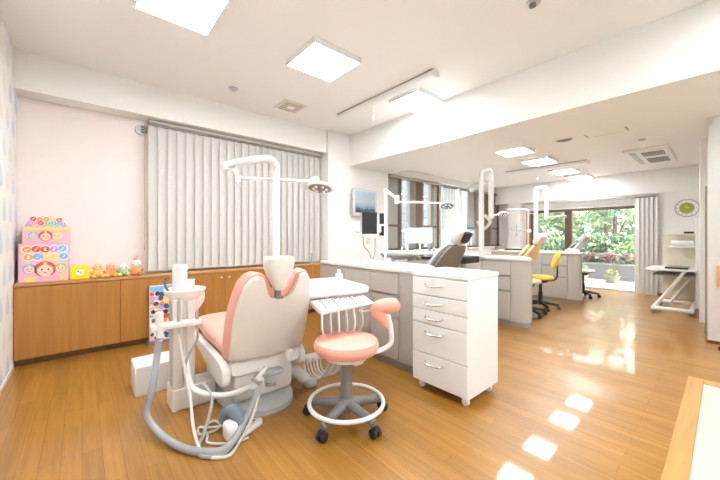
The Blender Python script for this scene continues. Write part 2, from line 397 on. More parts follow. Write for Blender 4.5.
# ---- garden door (far wall)
d = struct('door_1', MB().box(XF+.02, XF+.09, DY0, DY1+.07, DZ-.045, DZ).box(XF+.02, XF+.09, DY0, DY1+.07, 0, .03), ['brown'])
obj('door_jamb', MB().box(XF-.02, XF+.1, DY1-.06, DY1, 0, DZ), 'brown', d, .004)
obj('door_jamb', MB().box(XF-.06, XF+.1, DY1, DY1+.08, 0, DZ), 'brownl', d, .004)
obj('door_mullion', MB().box(XF-.0, XF+.09, 2.24, 2.38, .03, DZ-.04), 'brown', d, .004)
obj('door_sill', MB().box(XF-.12, XF+.1, DY0, DY1+.07, 0, .035), 'white', d, .005)
obj('pane', MB().box(XF+.05, XF+.056, 2.38, DY1-.06, .03, DZ-.04), 'glass', d)
obj('pane', MB().box(XF+.05, XF+.056, DY0, 2.24, .03, DZ-.04), 'glass', d)
obj('door_head', MB().box(XF-.01, XF+.0, DY0, DY1+.08, DZ-.055, DZ+.0), 'brown', d)

# ================================================================== ceiling fittings
def light(x0, x1, y0, y1, z, label):
    t = thing('ceiling_light', label, 'ceiling light', ((x0+x1)/2, (y0+y1)/2, z), 'square ceiling light panels')
    f = MB(); w = .012
    f.box(x0-w, x1+w, y0-w, y0, z-.05, z-.001).box(x0-w, x1+w, y1, y1+w, z-.05, z-.001).box(x0-w, x0, y0, y1, z-.05, z-.001).box(x1, x1+w, y0, y1, z-.05, z-.001)
    obj('frame', f, 'white', t)
    obj('diffuser', MB().box(x0, x1, y0, y1, z-.046, z-.02), 'lamp', t)
light(1.38, 1.84, 2.12, 2.56, ZC, 'square lit ceiling panel between the first light and the beam light, above the treatment chair')
light(.27, .71, 2.12, 2.58, ZC, 'square lit ceiling panel cut off by the top edge, nearest the raindrop wall')
light(2.66, 3.1, 2.12, 2.52, ZC, 'square lit ceiling panel right against the cross beam')
for i, x in enumerate((.27, 1.38, 2.5)):  # row of lamps out of view, added to brighten the interior
    light(x, x+.45, -.9, -.45, ZC, ('added unseen fill light panel over the entrance, nearest the raindrop wall', 'added unseen fill light panel over the middle of the entrance floor', 'added unseen fill light panel over the entrance, beside the cross beam')[i])
light(4.33, 4.76, -.9, -.5, ZC2, 'added unseen fill light panel of the low ceiling near the right hand wall, beside the entrance')  # extra lamp outside the frame, added to lift the dim low ceiling
for i, (x, lb) in enumerate(((4.33, 'first lit panel of the low ceiling, nearest the cross beam'), (5.28, 'second lit panel of the low ceiling, in front of the roll screen'),
                       (6.45, 'third lit panel of the low ceiling, just beyond the roll screen'), (7.35, 'last lit panel of the low ceiling, closest to the garden door'))):
    light(x, x+.43, 1.76, 2.12, ZC2, lb)

def roll_screen(x0, x1, y0, y1, z, tx, ty, tz, label):
    t = thing('roll_screen', label, 'roll screen', ((x0+x1)/2, (y0+y1)/2, z), 'ceiling mounted roll screens')
    obj('casing', MB().box(x0, x1, y0, y1, z-.06, z-.001), 'white', t, .02, seg=4)
    obj('mounting_strip', MB().box(x0-.006, x0, y0, y1, z-.014, z-.002), 'rail', t)
    obj('end_cap', MB().box(x0-.002, x1+.002, y0-.012, y0, z-.06, z-.002), 'white', t, .02, seg=4)
    c = obj('pull_cord', MB().tube([(tx, ty, z-.07), (tx, ty, tz)], .0025, 6), 'white', t)
    obj('cord_tassel', MB().lathe([(.004, .04), (.01, .03), (.012, 0), (.005, -.012)], (tx, ty, tz-.02), 10), 'white', c)
roll_screen(2.475, 2.565, 1.80, 3.28, ZC, 2.52, 2.66, 2.46, 'long white roll screen case along the high ceiling, its cord hanging above the lamp')
roll_screen(6.05, 6.17, 1.45, 2.75, ZC2, 6.11, 2.2, 2.12, 'white roll screen case on the low ceiling between light panels')
def vent(x, y, z, s, label, cat='ceiling vent'):
    t = thing('ceiling_vent', label, cat, (x, y, z))
    obj('frame', MB().box(x-s, x+s, y-s, y+s, z-.014, z-.001), 'beige', t, .006)
    g = MB()
    for k in range(5): g.box(x-s*.75, x+s*.75, y-s*.7+k*s*.35-.008, y-s*.7+k*s*.35+.008, z-.02, z-.014)
    obj('grille', g, 'rail', t); obj('centre_plate', MB().box(x-s*.28, x+s*.28, y-s*.28, y+s*.28, z-.024, z-.014), 'white', t)
vent(1.9, 3.45, ZC, .145, 'small square beige ceiling vent above the vertical blinds')
tag(obj('smoke_detector', MB().lathe([(.045, 0), (.045, -.012), (.03, -.03), (.008, -.035)], (1.21, 3.43, ZC), 24), 'lgrey'), 'small round grey detector on the ceiling, left of the square vent', 'smoke detector')
t = thing('sprinkler', 'round metal sprinkler disc at the top edge of the photo, on the high ceiling', 'sprinkler', (2.28, .85, ZC))
obj('disc', MB().lathe([(.05, 0), (.05, -.008), (.04, -.014)], (2.28, .85, ZC), 24), 'steel', t); obj('core', MB().lathe([(.022, -.01), (.022, -.03), (.01, -.035)], (2.28, .85, ZC), 16), 'greyp', t)
t = thing('ceiling_speaker', 'round dark flush disc in the low ceiling between light panels and access hatch', 'ceiling disc', (4.59, 1.34, ZC2))
obj('ring', MB().lathe([(.095, -.001), (.095, -.006), (.08, -.01)], (4.59, 1.34, ZC2), 28), 'rail', t); obj('grille', MB().lathe([(.078, -.006), (.075, -.014), (.02, -.016)], (4.59, 1.34, ZC2), 28), 'brownv', t)
t = thing('access_hatch', 'thin rectangular hatch outline in the low ceiling beside the round dark disc', 'hatch', (4.5, .93, ZC2))
obj('frame', MB().box(4.28, 4.73, .72, 1.12, ZC2-.005, ZC2-.001), 'rail', t); obj('panel', MB().box(4.3, 4.71, .74, 1.10, ZC2-.008, ZC2-.003), 'ceil', t)
tag(obj('sprinkler', MB().lathe([(.04, 0), (.04, -.006), (.02, -.012)], (5.33, .69, ZC2), 20), 'rail'), 'tiny flat disc on the low ceiling in front of the air conditioner', 'sprinkler')
t = thing('air_conditioner', 'white ceiling cassette air conditioner with two dark grilles near the right wall', 'air conditioner', (6.5, .73, ZC2))
obj('panel', MB().box(5.85, 7.05, .5, .98, ZC2-.03, ZC2-.001), 'offw', t, .012)
for a, b in ((6.05, 6.35), (6.55, 6.95)):
    g = MB().box(a, b, .56, .80, ZC2-.034, ZC2-.028)
    gg = obj('grille', g, 'greyp', t)
    q = MB()
    for k in range(7): q.box(a+.02, b-.02, .575+k*.032, .585+k*.032, ZC2-.04, ZC2-.034)
    obj('louvres', q, 'rail', gg)
obj('outlet_flap', MB().box(5.95, 6.98, .86, .92, ZC2-.036, ZC2-.028), 'lgrey', t, .003)

# ================================================================== blinds
def blind(name, label, xs, y, z0, z1, slat_m, axis='x', tilt=.5, w=.09, rail=None, group=None):
    a, b = xs
    r = rail or xs
    base = ((a+b)/2, y, z1) if axis == 'x' else (y, (a+b)/2, z1)
    t = thing(name, label, 'blind', base, group)
    if axis == 'x': obj('headrail', MB().box(r[0], r[1], y-.03, y+.02, z1-.001, z1+.035), 'rail', t, .004)
    else: obj('headrail', MB().box(y-.03, y+.02, r[0], r[1], z1-.001, z1+.035), 'rail', t, .004)
    s = MB(); h = MB(); n = max(2, int(round((b-a)/(w*.92)))) if name == 'vertical_blind' else max(3, int((b-a)/.055))
    for k in range(n):
        c = a+(k+.5)*(b-a)/n
        for th in (0,):
            dx, dy = math.cos(tilt)*w/2, math.sin(tilt)*w/2
            # slightly curved slat of two facets
            pts = [(-dx, -dy), (0, .006), (dx, dy)]
            thk = .0012
            poly = [(c+p, y+q) for p, q in pts]+[(c+p, y+q+thk) for p, q in reversed(pts)]
            if axis != 'x': poly = [(y+(q-y), p) for p, q in poly]
            s.prism(poly, 'z', z0, z1-.02)
            if axis == 'x': h.box(c-.006, c+.006, y-.004, y+.004, z1-.03, z1)
            else: h.box(y-.004, y+.004, c-.006, c+.006, z1-.03, z1)
    obj('slats', s, slat_m, t)
    obj('carrier_track', MB().box(a, b, y-.012, y+.012, z1-.022, z1) if axis == 'x' else MB().box(y-.012, y+.012, a, b, z1-.022, z1), 'greyp', t)
    return t
t = blind('vertical_blind', 'wide closed pale grey vertical blind above the wooden cabinets', (.53, 2.71), 4.03, .725, 2.30, 'blind', tilt=.22, w=.098)
obj('control_cord', MB().tube([(.50, 4.02, 2.3), (.495, 4.02, .95)], .003, 6), 'tan', t)
blind('gathered_blind', 'ivory vertical blind gathered between the two dark brown windows', (W1b+.04, wx(457, 3.84)), 3.835, .86, 2.13, 'blindl', tilt=.25, w=.07, rail=(W1a, wx(457.5, 3.84)), group='gathered vertical blinds')
blind('gathered_blind', 'ivory vertical blind gathered just left of the second brown window', (wx(459.5, 3.84), wx(467, 3.84)), 3.835, .86, 2.13, 'blindl', tilt=.25, w=.07, rail=(wx(458.5, 3.84), W2b), group='gathered vertical blinds')
blind('gathered_blind', 'pale grey floor length vertical blind gathered beside the garden door, under the clock wall', (.81, 1.13), 7.9, .01, 1.84, 'blind', axis='y', tilt=.45, w=.075, rail=(.79, 3.1))

# ================================================================== long window cabinet
t = thing('storage_cabinet', 'long low honey wood cabinet under the window blinds', 'cabinet', (1.17, 4.0, 0))
obj('body', MB().box(XL+.001, 2.72, 3.90, YW-.001, .055, .672), 'cab', t)
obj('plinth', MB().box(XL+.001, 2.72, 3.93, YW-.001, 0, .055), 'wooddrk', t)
xs = [XL+.002, .28, .775, 1.27, 1.765, 2.26, 2.719]
for i in range(6):
    dd = obj('door', MB().box(xs[i]+.002, xs[i+1]-.002, 3.88, 3.90, .06, .668), 'cab', t, .002)
    if i >= 1:
        x = xs[i+1]-.045 if i % 2 == 0 else xs[i]+.045
        if i == 1: x = xs[i+1]-.045
        obj('knob', MB().lathe([(.006, 0), (.006, .012), (.013, .018), (.011, .026)], (0, 0, 0), 14) if 0 else MB().ell((x, 3.868, .615), (.013, .012, .013), 12, 8), 'beige', dd)
struct('trim_10', MB().box(1.04, 1.045, 3.9, 3.905, .1, .11), 'cab') if 0 else None
tag(obj('cabinet_top', MB().box(XL+.002, 2.735, 3.872, YW-.002, .672, .70), 'cabtop', None, .006), 'light wood slab lying along the top of the long low cabinet', 'cabinet top')

# round wall fitting beside the blind
t = thing('wall_fan', 'small round grey slatted fitting high on the pink wall beside the blind', 'vent', (.44, YW, 2.24))
obj('housing', MB().cyl((.475, YW-.001, 2.235), (.475, YW-.03, 2.235), .055, .05, 24), 'lgrey', t)
g = MB()
for k in range(5): g.box(.475, .53, YW-.036, YW-.03, 2.205+k*.016, 2.212+k*.016)
obj('slots', g, 'black', t)

# ================================================================== toys on the cabinet
def disc(mb, x, y, z, r, k, sx=1, sz=1, n=16, d=.002):
    mb.use(k); mb.prism([(x+r*sx*math.cos(2*PI*j/n), z+r*sz*math.sin(2*PI*j/n)) for j in range(n)], 'y', y-d, y)
PR = ['c_red', 'c_blue', 'c_org', 'c_grn', 'c_yel', 'c_pur', 'c_wht', 'c_skin', 'c_blk', 'c_pnk']
def bubbles(mb, x0, x1, y, z0, z1, rows, n, seed):
    rd = random.Random(seed)
    for r in range(rows):
        for k in range(n):
            x = x0+(k+.5+(.0 if r % 2 else .15))*(x1-x0)/n; z = z0+(r+.5)*(z1-z0)/rows+rd.uniform(-.004, .004); R = min((x1-x0)/n, (z1-z0)/rows)*.56
            disc(mb, x, y, z, R*1.12, 6, d=.0015); c = rd.choice((0, 1, 2, 3, 5, 9, 1, 4)); disc(mb, x, y, z, R*.9, c, d=.0025)
            mb.use(6); a = rd.uniform(0, PI)
            mb.box(x-R*.5, x+R*.5, y-.0035, y-.0025, z-R*.12, z+R*.12, R=Matrix.Rotation(a, 3, 'Y')); mb.box(x-R*.1, x+R*.1, y-.0035, y-.0025, z-R*.5, z+R*.5, R=Matrix.Rotation(a*.4, 3, 'Y'))
def face(mb, x, y, z, r, hair):
    disc(mb, x, y, z+r*.15, r*1.2, hair, d=.0015)
    disc(mb, x, y, z-r*.05, r*.88, 7, d=.003)
    for s in (-1, 1): disc(mb, x+s*r*.35, y, z+r*.1, r*.12, 8, d=.0045); disc(mb, x+s*r*.5, y, z-r*.2, r*.14, 9, d=.0045)
    disc(mb, x, y, z-r*.4, r*.2, 0, sz=.5, d=.0045)
    disc(mb, x, y, z+r*1.0, r*.22, 4, d=.003)
YF = 3.935
t = thing('toy_box', 'large pink printed toy box at the bottom of the stack on the cabinet', 'toy box', (-.22, YF+.07, .7))
obj('carton', MB().box(-.408, -.095, YF, YF+.17, .70, 1.03), 'pastelp', t, .003)
p = MB(); bubbles(p, -.385, -.105, YF, .885, 1.02, 2, 5, 3)
face(p, -.245, YF, .80, .058, 0); face(p, -.343, YF, .81, .036, 1); face(p, -.147, YF, .81, .036, 3)
disc(p, -.225, YF, .725, .075, 9, sz=.4); disc(p, -.34, YF, .725, .035, 4, sz=.5); disc(p, -.14, YF, .735, .035, 4, sz=.35)
obj('printed_front', p, PR, t)
t = thing('toy_box', 'smaller pink printed toy box with arched header, on top of the stack', 'toy box', (-.22, YF+.07, 1.03))
obj('carton', MB().box(-.385, -.088, YF+.01, YF+.15, 1.031, 1.185), 'pastelp', t, .003)
arch = [(-.345, 1.18), (-.09, 1.18)]+[(-.09-.02-.215*(k/12), 1.18+.055+.055*math.sin(PI*k/12)) for k in range(13)]
obj('header_card', MB().prism([(-.37, 1.186), (-.105, 1.186), (-.115, 1.215), (-.135, 1.24), (-.16, 1.245), (-.19, 1.272), (-.285, 1.272), (-.315, 1.245), (-.34, 1.24), (-.36, 1.215)], 'y', YF+.004, YF+.01), 'c_pur', t)
p = MB(); bubbles(p, -.34, -.135, YF+.004, 1.19, 1.268, 2, 5, 5)
face(p, -.243, YF+.01, 1.095, .038, 0); face(p, -.318, YF+.01, 1.10, .028, 1); face(p, -.168, YF+.01, 1.10, .028, 4)
p.use(4); p.box(-.38, -.092, YF+.008, YF+.0098, 1.155, 1.178)
disc(p, -.225, YF+.01, 1.045, .05, 9, sz=.22)
obj('printed_front', p, PR, t)
t = thing('yellow_box', 'small bright yellow box with a white square opening, beside the pink toy boxes', 'box', (.02, YF+.05, .7))
obj('carton', MB().box(-.085, .052, 3.93, 4.03, .70, .82), 'yellow', t, .004)
p = MB().use(0).box(-.04, .012, 3.9275, 3.93, .74, .785).use(1).box(-.033, -.022, 3.926, 3.9275, .765, .78).use(2).box(-.018, .004, 3.926, 3.9275, .748, .772)
obj('picture_label', p, ['c_wht', 'brownv', 'lgrey'], t)
def plush(x, body, head, extra, label, h=.075, belly=None, hat=None):
    y = 3.965; z = .70; base_x = x; x = 0
    t = thing('plush_toy', label, 'soft toy', (0, y, z), 'soft toys on the cabinet')
    obj('body', MB().ell((x, y, z+.042), (.042, .035, .042), 16, 10), body, t)
    hd = obj('head', MB().ell((x, y-.005, z+.042+h*.75), (.038, .032, .034), 16, 10), head, t)
    for s in (-1, 1):
        obj('arm', MB().ell((x+s*.045, y-.012, z+.05), (.018, .014, .014), 10, 8), body, t)
        obj('foot', MB().ell((x+s*.028, y-.035, z+.016), (.018, .022, .016), 10, 8), extra, t)
        obj('eye', MB().ell((x+s*.013, y-.036, z+.05+h*.75), (.004, .003, .005), 8, 6), 'black', hd)
        obj('cheek', MB().ell((x+s*.022, y-.031, z+.036+h*.75), (.007, .004, .006), 8, 6), 'pl_org', hd)
    t.location = (0, y, z)
    if hat: obj('ear_tuft', MB().tube([(x-.012, y, z+.07+h*.75), (x+.004, y, z+.098+h*.75), (x+.022, y, z+.112+h*.75)], 0, 10, radii=[.016, .011, .003], smooth=4), hat, hd)
    for o in [c for c in t.children]+list(hd.children): o.data.transform(Matrix.Scale(1.12, 4))
    t.location = (base_x, y, z)
    return t
plush(.115, 'pl_yel', 'pl_skin', 'pl_yel', 'yellow bodied soft toy with peach head, next to the yellow box', .062)
plush(.213, 'pl_org', 'pl_skin', 'pl_yel', 'orange soft toy with yellow feet, second from the yellow box', .062)
plush(.312, 'pl_grn', 'pl_wht', 'pl_yel', 'small green soft toy sitting in the row', .045)
plush(.415, 'pl_org', 'pl_wht', 'pl_red', 'white faced soft toy with orange body and tuft, next to the blind', .085, hat='pl_org')

# colourful board leaning on the cabinet
t = thing('picture_board', 'tall multicoloured picture board standing against the wooden cabinet behind the spittoon', 'board', (.60, 3.84, 0))
obj('board', MB().box(.515, .76, 3.83, 3.865, .03, .59), 'c_wht', t, .003)
p = MB(); rd = random.Random(11)
p.use(1).box(.52, .755, 3.828, 3.83, .53, .585)
for r in range(11):
    for k in range(6):
        disc(p, .54+k*.039+rd.uniform(-.01, .01), 3.829-.0004*k, .06+r*.044+rd.uniform(-.01, .01), .026+rd.uniform(-.008, .006), rd.choice((0, 1, 2, 3, 4, 4, 5, 9, 8, 10, 10, 11)), n=rd.choice((5, 6, 8)), sx=rd.uniform(.8, 1.1))
obj('printed_pictures', p, PR+['c_navy', 'brownv'], t); obj('foot', MB().box(.5, .74, 3.80, 3.875, 0, .03), 'greyp', t)

# ================================================================== peninsula counters
def pen_outline(x, y1, inset=0):
    # plan outline: flat front at x, rounded nose near y=1.5
    p = [(x+inset, y1)]
    pts = [(x, 1.83), (x, 1.72), (x+.008, 1.64), (x+.032, 1.57), (x+.08, 1.525), (x+.14, 1.53), (x+.22, 1.575), (x+.32, 1.65), (x+.42, 1.74), (x+.48, 1.84), (x+.50, 1.95)]
    if inset:
        c = (x+.25, 1.9)
        q = []
        for a, b in pts:
            vx, vy = a-c[0], b-c[1]; l = math.hypot(vx, vy); q.append((a-vx/l*inset, b-vy/l*inset))
        pts = q
    return p+pts+[(x+.5-inset, y1)]
def peninsula(x, y1, y_doors, label, topl, kn=True):
    t = thing('dental_cabinet', label, 'cabinet', (x+.25, 2.2, 0), 'greige peninsula cabinets')
    obj('carcass', MB().prism(pen_outline(x+.004, y1), 'z', .06, .80), 'pedend', t)
    obj('toe_kick', MB().prism(pen_outline(x, y1, .012), 'z', 0, .06), 'toe', t)
    for i in range(len(y_doors)-1):
        b, a = y_doors[i], y_doors[i+1]
        if i == len(y_doors)-2:    # drawer column beside the nose
            for z0, z1 in ((.615, .785), (.43, .605), (.075, .42)):
                o = obj('drawer' if z0 > .1 else 'door', MB().box(x-.014, x+.006, a+.003, b-.003, z0, z1-.012), 'ped', t, .002)
                obj('finger_rail', MB().box(x-.012, x+.004, a+.003, b-.003, z1-.012, z1-.002), 'toe' if x > 3 else 'rail', o)
        else:
            o = obj('door', MB().box(x-.014, x+.006, a+.003, b-.003, .075, .775), 'ped', t, .002)
            obj('finger_rail', MB().box(x-.012, x+.004, a+.003, b-.003, .775, .785), 'rail', o)
    tag(obj('countertop', MB().prism([(p[0]-.012 if p[0] < x+.25 else p[0]+.004, p[1]-.008) for p in pen_outline(x, y1)], 'z', .80, .83), 'ctop', None, .005), topl, 'countertop')
    return t
peninsula(1.97, 2.92, [2.90, 2.46, 2.105, 1.765], 'greige cabinet run nearest the camera, behind the pink stool armrest', 'cream countertop of the nearest cabinet run, below the wall monitor')
peninsula(3.95, 3.3, [3.25, 2.75, 2.3, 1.87, 1.72][0:4]+[1.87-.0] if 0 else [3.25, 2.7, 2.11, 1.72], 'greige cabinet run in the middle, seen right of the white drawer trolley', 'cream countertop of the middle cabinet run, behind the white drawer trolley')
peninsula(6.0, 3.0, [2.95, 2.5, 2.08, 1.70], 'greige cabinet run farthest away, in front of the garden door', 'cream countertop of the farthest cabinet run')
t = tag(obj('window_counter', MB().box(4.5, 5.98, 3.5, 3.80, .72, .76).box(4.5, 5.98, 3.53, 3.80, 0, .72), 'ctop', None, .004), 'low cream counter along the wall below the dark brown windows', 'counter')

# ================================================================== white drawer trolley
x0, x1, y0, y1 = 1.828, 2.23, 1.062, 1.505
t = thing('drawer_trolley', 'white five drawer trolley on casters in front of the cabinet run', 'trolley', (2.02, 1.27, 0))
obj('body', MB().box(x0+.012, x1, y0, y1, .06, .815), 'whiteg', t, .004)
obj('top_panel', MB().box(x0-.004, x1+.004, y0-.004, y1+.004, .815, .846), 'whiteg', t, .006)
zs = [.812, .685, .585, .485, .275, .065]
for i in range(5):
    o = obj('drawer', MB().box(x0-.006, x0+.012, y0+.003, y1-.003, zs[i+1]+.003, zs[i]-.003), 'whiteg', t, .003)
    zc = zs[i]-(.055 if i < 3 else .06)
    yc = (y0+y1)/2+.03
    obj('handle', MB().tube([(x0-.006, yc+.075, zc+.008), (x0-.028, yc+.055, zc), (x0-.032, yc, zc-.006), (x0-.028, yc-.055, zc), (x0-.006, yc-.075, zc+.008)], .0055, 8, smooth=5), 'chrome', o)
for cx in (x0+.05, x1-.05):
    for cy in (y0+.045, y1-.045):
        o = obj('caster', MB().cbox((cx, cy, .05), (.03, .04, .025)), 'white', t, .004)
        obj('wheel', MB().cyl((cx-.013, cy, .023), (cx+.013, cy, .023), .023, n=16), 'white', o)
tag(obj('glass_sheet', MB().box(x0+.1, x1-.03, y0+.05, y1-.02, .846, .853), 'whiteg', None, .002), 'thin clear edged sheet lying on the white drawer trolley', 'tray')

# ================================================================== pink stool
SX, SY = 1.20, 1.50
t = thing('operator_stool', 'round pink stool with armrest and white foot ring, in front', 'stool', (SX, SY, 0))
obj('seat', MB().lathe([(.02, .395), (.15, .397), (.18, .41), (.194, .435), (.196, .455), (.185, .477), (.15, .487), (.02, .489)], (SX, SY, 0), 48), 'pinkv', t)
obj('seat_plate', MB().lathe([(.13, .375), (.13, .395)], (SX, SY, 0), 32).box(SX-.03, SX+.03, SY-.12, SY+.03, .36, .376), 'offw', t)
obj('lift_column', MB().lathe([(.045, .06), (.045, .12), (.036, .13), (.034, .35), (.045, .355), (.045, .375)], (SX, SY, 0), 28), 'greyp', t)
obj('hub', MB().lathe([(.02, .05), (.055, .06), (.055, .11), (.04, .125)], (SX, SY, 0), 28), 'greyp', t)
a0 = math.radians(-32)
for k in range(5):
    a = math.radians(-89)+2*PI*k/5; c, s = math.cos(a), math.sin(a)
    lg = obj('leg', MB().tube([(SX+.03*c, SY+.03*s, .095), (SX+.14*c, SY+.14*s, .088), (SX+.245*c, SY+.245*s, .072)], 0, 12, radii=[.032, .027, .021]), 'greyp', t)
    px, py = SX+.245*c, SY+.245*s
    cs = obj('caster', MB().cbox((px, py, .045), (.036, .036, .035), a), 'black', lg, .006)
    for q in (-1, 1):
        obj('wheel', MB().cyl((px-s*q*.006, py+c*q*.006, .0265), (px-s*q*.024, py+c*q*.024, .0265), .0265, n=18), 'black', cs)
RR = .222
obj('foot_ring', MB().tube([(SX+RR*math.cos(2*PI*j/40), SY+RR*math.sin(2*PI*j/40), .105) for j in range(40)], .0125, 10, closed=True), 'white', t)
for k in range(5):
    a = math.radians(-89)+2*PI*k/5; c, s = math.cos(a), math.sin(a)
    obj('ring_support', MB().tube([(SX+RR*c, SY+RR*s, .105), (SX+RR*.92*c, SY+RR*.92*s, .085)], .008, 6), 'greyp', t)
# armrest: tube from under the seat, up to a curved pink pad
obj('arm_tube', MB().tube([(SX+.02, SY-.02, .382), (SX+.16, SY-.07, .382), (SX+.235, SY-.095, .395), (SX+.275, SY-.11, .43), (SX+.275, SY-.105, .52), (SX+.265, SY-.09, .60)], .0155, 12, smooth=6), 'offw', t)
pad = MB()
ctr = [(SX+.22, SY+.005, .615), (SX+.235, SY-.035, .640), (SX+.27, SY-.075, .652), (SX+.315, SY-.10, .652), (SX+.35, SY-.105, .645)]
pad.tube(ctr, 0, 18, smooth=6, radii=[.022, .046, .050, .046, .020])
hp = obj('armrest_pad', pad, 'pinkv', t)
obj('pad_skirt', MB().tube([(SX+.245, SY-.03, .625), (SX+.255, SY-.06, .575), (SX+.268, SY-.09, .515)], 0, 16, smooth=5, radii=[.060, .042, .014]), 'pinkv', hp)

# ================================================================== dental chair
def interp_loft(sections, n=40):
    pass
def dental_chair(cx, label, mats, full=True, group=None):
    """chair axis along +Y (feet towards the window wall); cx = centre X"""
    shell_m, pad_m, head_m = mats
    t = thing('dental_chair', label, 'dental chair', (cx, 2.3, 0), group)
    # --- backrest shell outline (dx, z) with a notch for the headrest
    half = [(.0, .33), (.225, .335), (.248, .36), (.252, .46), (.252, .58), (.247, .67), (.232, .755), (.215, .82), (.185, .858), (.152, .872), (.122, .856), (.104, .81), (.086, .76), (.055, .728), (.0, .718)]
    halfc = half[:-6]+[(.150, .874), (.105, .862), (.078, .82), (.060, .785), (.035, .762), (.0, .756)]
    def yb(z): return 1.92-(z-.33)*.32      # reclined plane
    def outline(sc, dz, lift=0):
        o = [(p[0]*sc, (p[1]-.60)*dz+.60+lift) for p in (halfc if lift else half)]
        return o+[(-a, b) for a, b in reversed(o[1:-1])]
    def sheet(mb, layers):
        rings = []
        for off, sc, dz, lift in layers:
            rings.append([(cx+a, yb(b)+off+.035*(abs(a)/.25)**2, b) for a, b in outline(sc, dz, lift)])
        mb.rings([r[::-1] for r in rings])
    s = MB(); sheet(s, [(-.012, .93, .93, 0), (-.006, .98, .975, 0), (.004, 1, 1, 0), (.016, 1, 1, 0)])
    obj('backrest_shell', s, shell_m, t)
    s = MB(); sheet(s, [(.019, 1.0, 1.0, .006), (.04, 1.05, 1.03, .008), (.10, 1.06, 1.04, .008), (.125, 1.0, .98, .004)])
    obj('backrest_cushion', s, pad_m, t)
    # headrest in a clear bag
    hb = yb(.86)
    s = MB(); rings = []
    for z, w, d in ((.775, .045, .04), (.81, .085, .07), (.86, .140, .10), (.91, .172, .12), (.95, .185, .125), (.968, .178, .12), (.977, .15, .10)):
        rings.append([(cx-.018+w/2*math.copysign(abs(math.cos(a))**.6, math.cos(a)), hb+.02+d/2*math.copysign(abs(math.sin(a))**.6, math.sin(a)), z) for a in [2*PI*j/24 for j in range(24)]])
    s.rings(rings)
    obj('headrest', s, head_m, t)
    obj('headrest_stem', MB().box(cx-.03, cx+.01, yb(.75)+.01, yb(.75)+.04, .70, .80).cbox((cx-.005, yb(.74)-.002, .728), (.045, .02, .014)), 'greyp', t, .003)
    # seat
    s = MB(); rings = []
    for y, w, zt, zb in ((1.99, .42, .40, .345), (2.02, .49, .425, .335), (2.10, .51, .44, .335), (2.4, .50, .452, .34), (2.65, .47, .46, .35), (2.82, .42, .452, .36), (2.9, .34, .43, .375)):
        zm, h = (zt+zb)/2, (zt-zb)/2
        rings.append([(cx+w/2*math.copysign(abs(math.cos(a))**.45, math.cos(a)), y, zm+h*math.copysign(abs(math.sin(a))**.6, math.sin(a))) for a in [2*PI*j/28 for j in range(28)]])
    s.rings(rings); obj('seat', s, pad_m, t)
    s = MB(); rings = []
    for y, w, zt, zb in ((1.96, .46, .335, .24), (2.05, .50, .335, .20), (2.4, .48, .34, .24), (2.7, .42, .35, .31), (2.85, .34, .36, .335)):
        zm, h = (zt+zb)/2, (zt-zb)/2
        rings.append([(cx+w/2*math.copysign(abs(math.cos(a))**.3, math.cos(a)), y, zm+h*math.copysign(abs(math.sin(a))**.3, math.sin(a))) for a in [2*PI*j/24 for j in range(24)]])
    s.rings(rings); obj('seat_shell', s, 'offw', t)
    # pedestal, base plate
    pd = obj('pedestal', MB().box(cx-.20, cx+.20, 1.99, 2.62, .05, .245), 'offw', t, .03, seg=3)
    obj('access_panel', MB().box(cx-.055, cx+.15, 1.984, 1.992, .09, .235), 'offw', pd, .004)
    s = MB(); n = 40; rings = []
    for z, k in ((0, 1.0), (.03, 1.0), (.045, .95), (.052, .85)):
        rings.append([(cx+.235*k*math.copysign(abs(math.cos(a))**.8, math.cos(a)), 2.30+.46*k*math.copysign(abs(math.sin(a))**.8, math.sin(a)), z) for a in [2*PI*j/n for j in range(n)]])
    s.rings(rings); obj('base_plate', s, 'lgrey', t)
    obj('foot_switch_cover', MB().tube([(cx+.03, 1.99, .20), (cx+.05, 1.93, .205)], .0, 4, radii=[.06, .05]) if 0 else MB().sq((cx+.01, 1.965, .205), (.20, .10, .03), 3), 'lgrey', t)
    obj('release_lever', MB().sq((cx+.12, 1.90, .315), (.055, .05, .075), 3.5), 'offw', t)
    for sgn in (-1, 1):
        obj('side_cover', MB().prism([(2.78, .375), (2.10, .345), (2.0, .33), (1.955, .29), (1.955, .22), (1.99, .185), (2.06, .18), (2.7, .335)], 'x', cx+sgn*.235, cx+sgn*.285), 'offw', t, .014)
    return t
ch1 = dental_chair(.912, 'cream and salmon pink treatment chair in the foreground, its back to us', ('cream', 'pinkv', 'clearp'))
obj('cable_cover', MB().tube([(1.11, 2.2, .17), (1.17, 2.13, .13), (1.24, 2.05, .05), (1.26, 2.02, .03)], 0, 12, smooth=5, radii=[.035, .042, .04, .03]), 'offw', ch1)
obj('cover_foot', MB().sq((1.26, 2.00, .025), (.085, .09, .05), 4), 'lgrey', ch1)

# spittoon unit ------------------------------------------------------
t = thing('spittoon_unit', 'white spittoon column with bowl and cup filler left of the pink chair', 'spittoon', (.50, 2.28, 0))
obj('base_box', MB().box(.42, .675, 2.25, 2.42, 0, .14), 'offw', t, .008)
cl = obj('column', MB().box(.425, .48, 2.252, 2.34, .13, .70).box(.505, .555, 2.262, 2.34, .13, .70).box(.425, .555, 2.285, 2.38, .13, .70), 'offw', t, .012, seg=3)
obj('drain_pipe', MB().tube([(.4925, 2.272, .14), (.4925, 2.272, .60)], .016, 10), 'hosew', t)
obj('bowl', MB().lathe([(.03, -.07), (.06, -.066), (.09, -.045), (.118, -.015), (.128, .012), (.124, .018), (.112, .0), (.08, -.03), (.02, -.04)], (.508, 2.33, .74), 40, .97, .9), 'white', t)
obj('bowl_body', MB().tube([(.575, 2.33, .725), (.578, 2.33, .68), (.56, 2.33, .63), (.535, 2.34, .59)], 0, 16, smooth=4, radii=[.052, .05, .035, .02]), 'white', t)
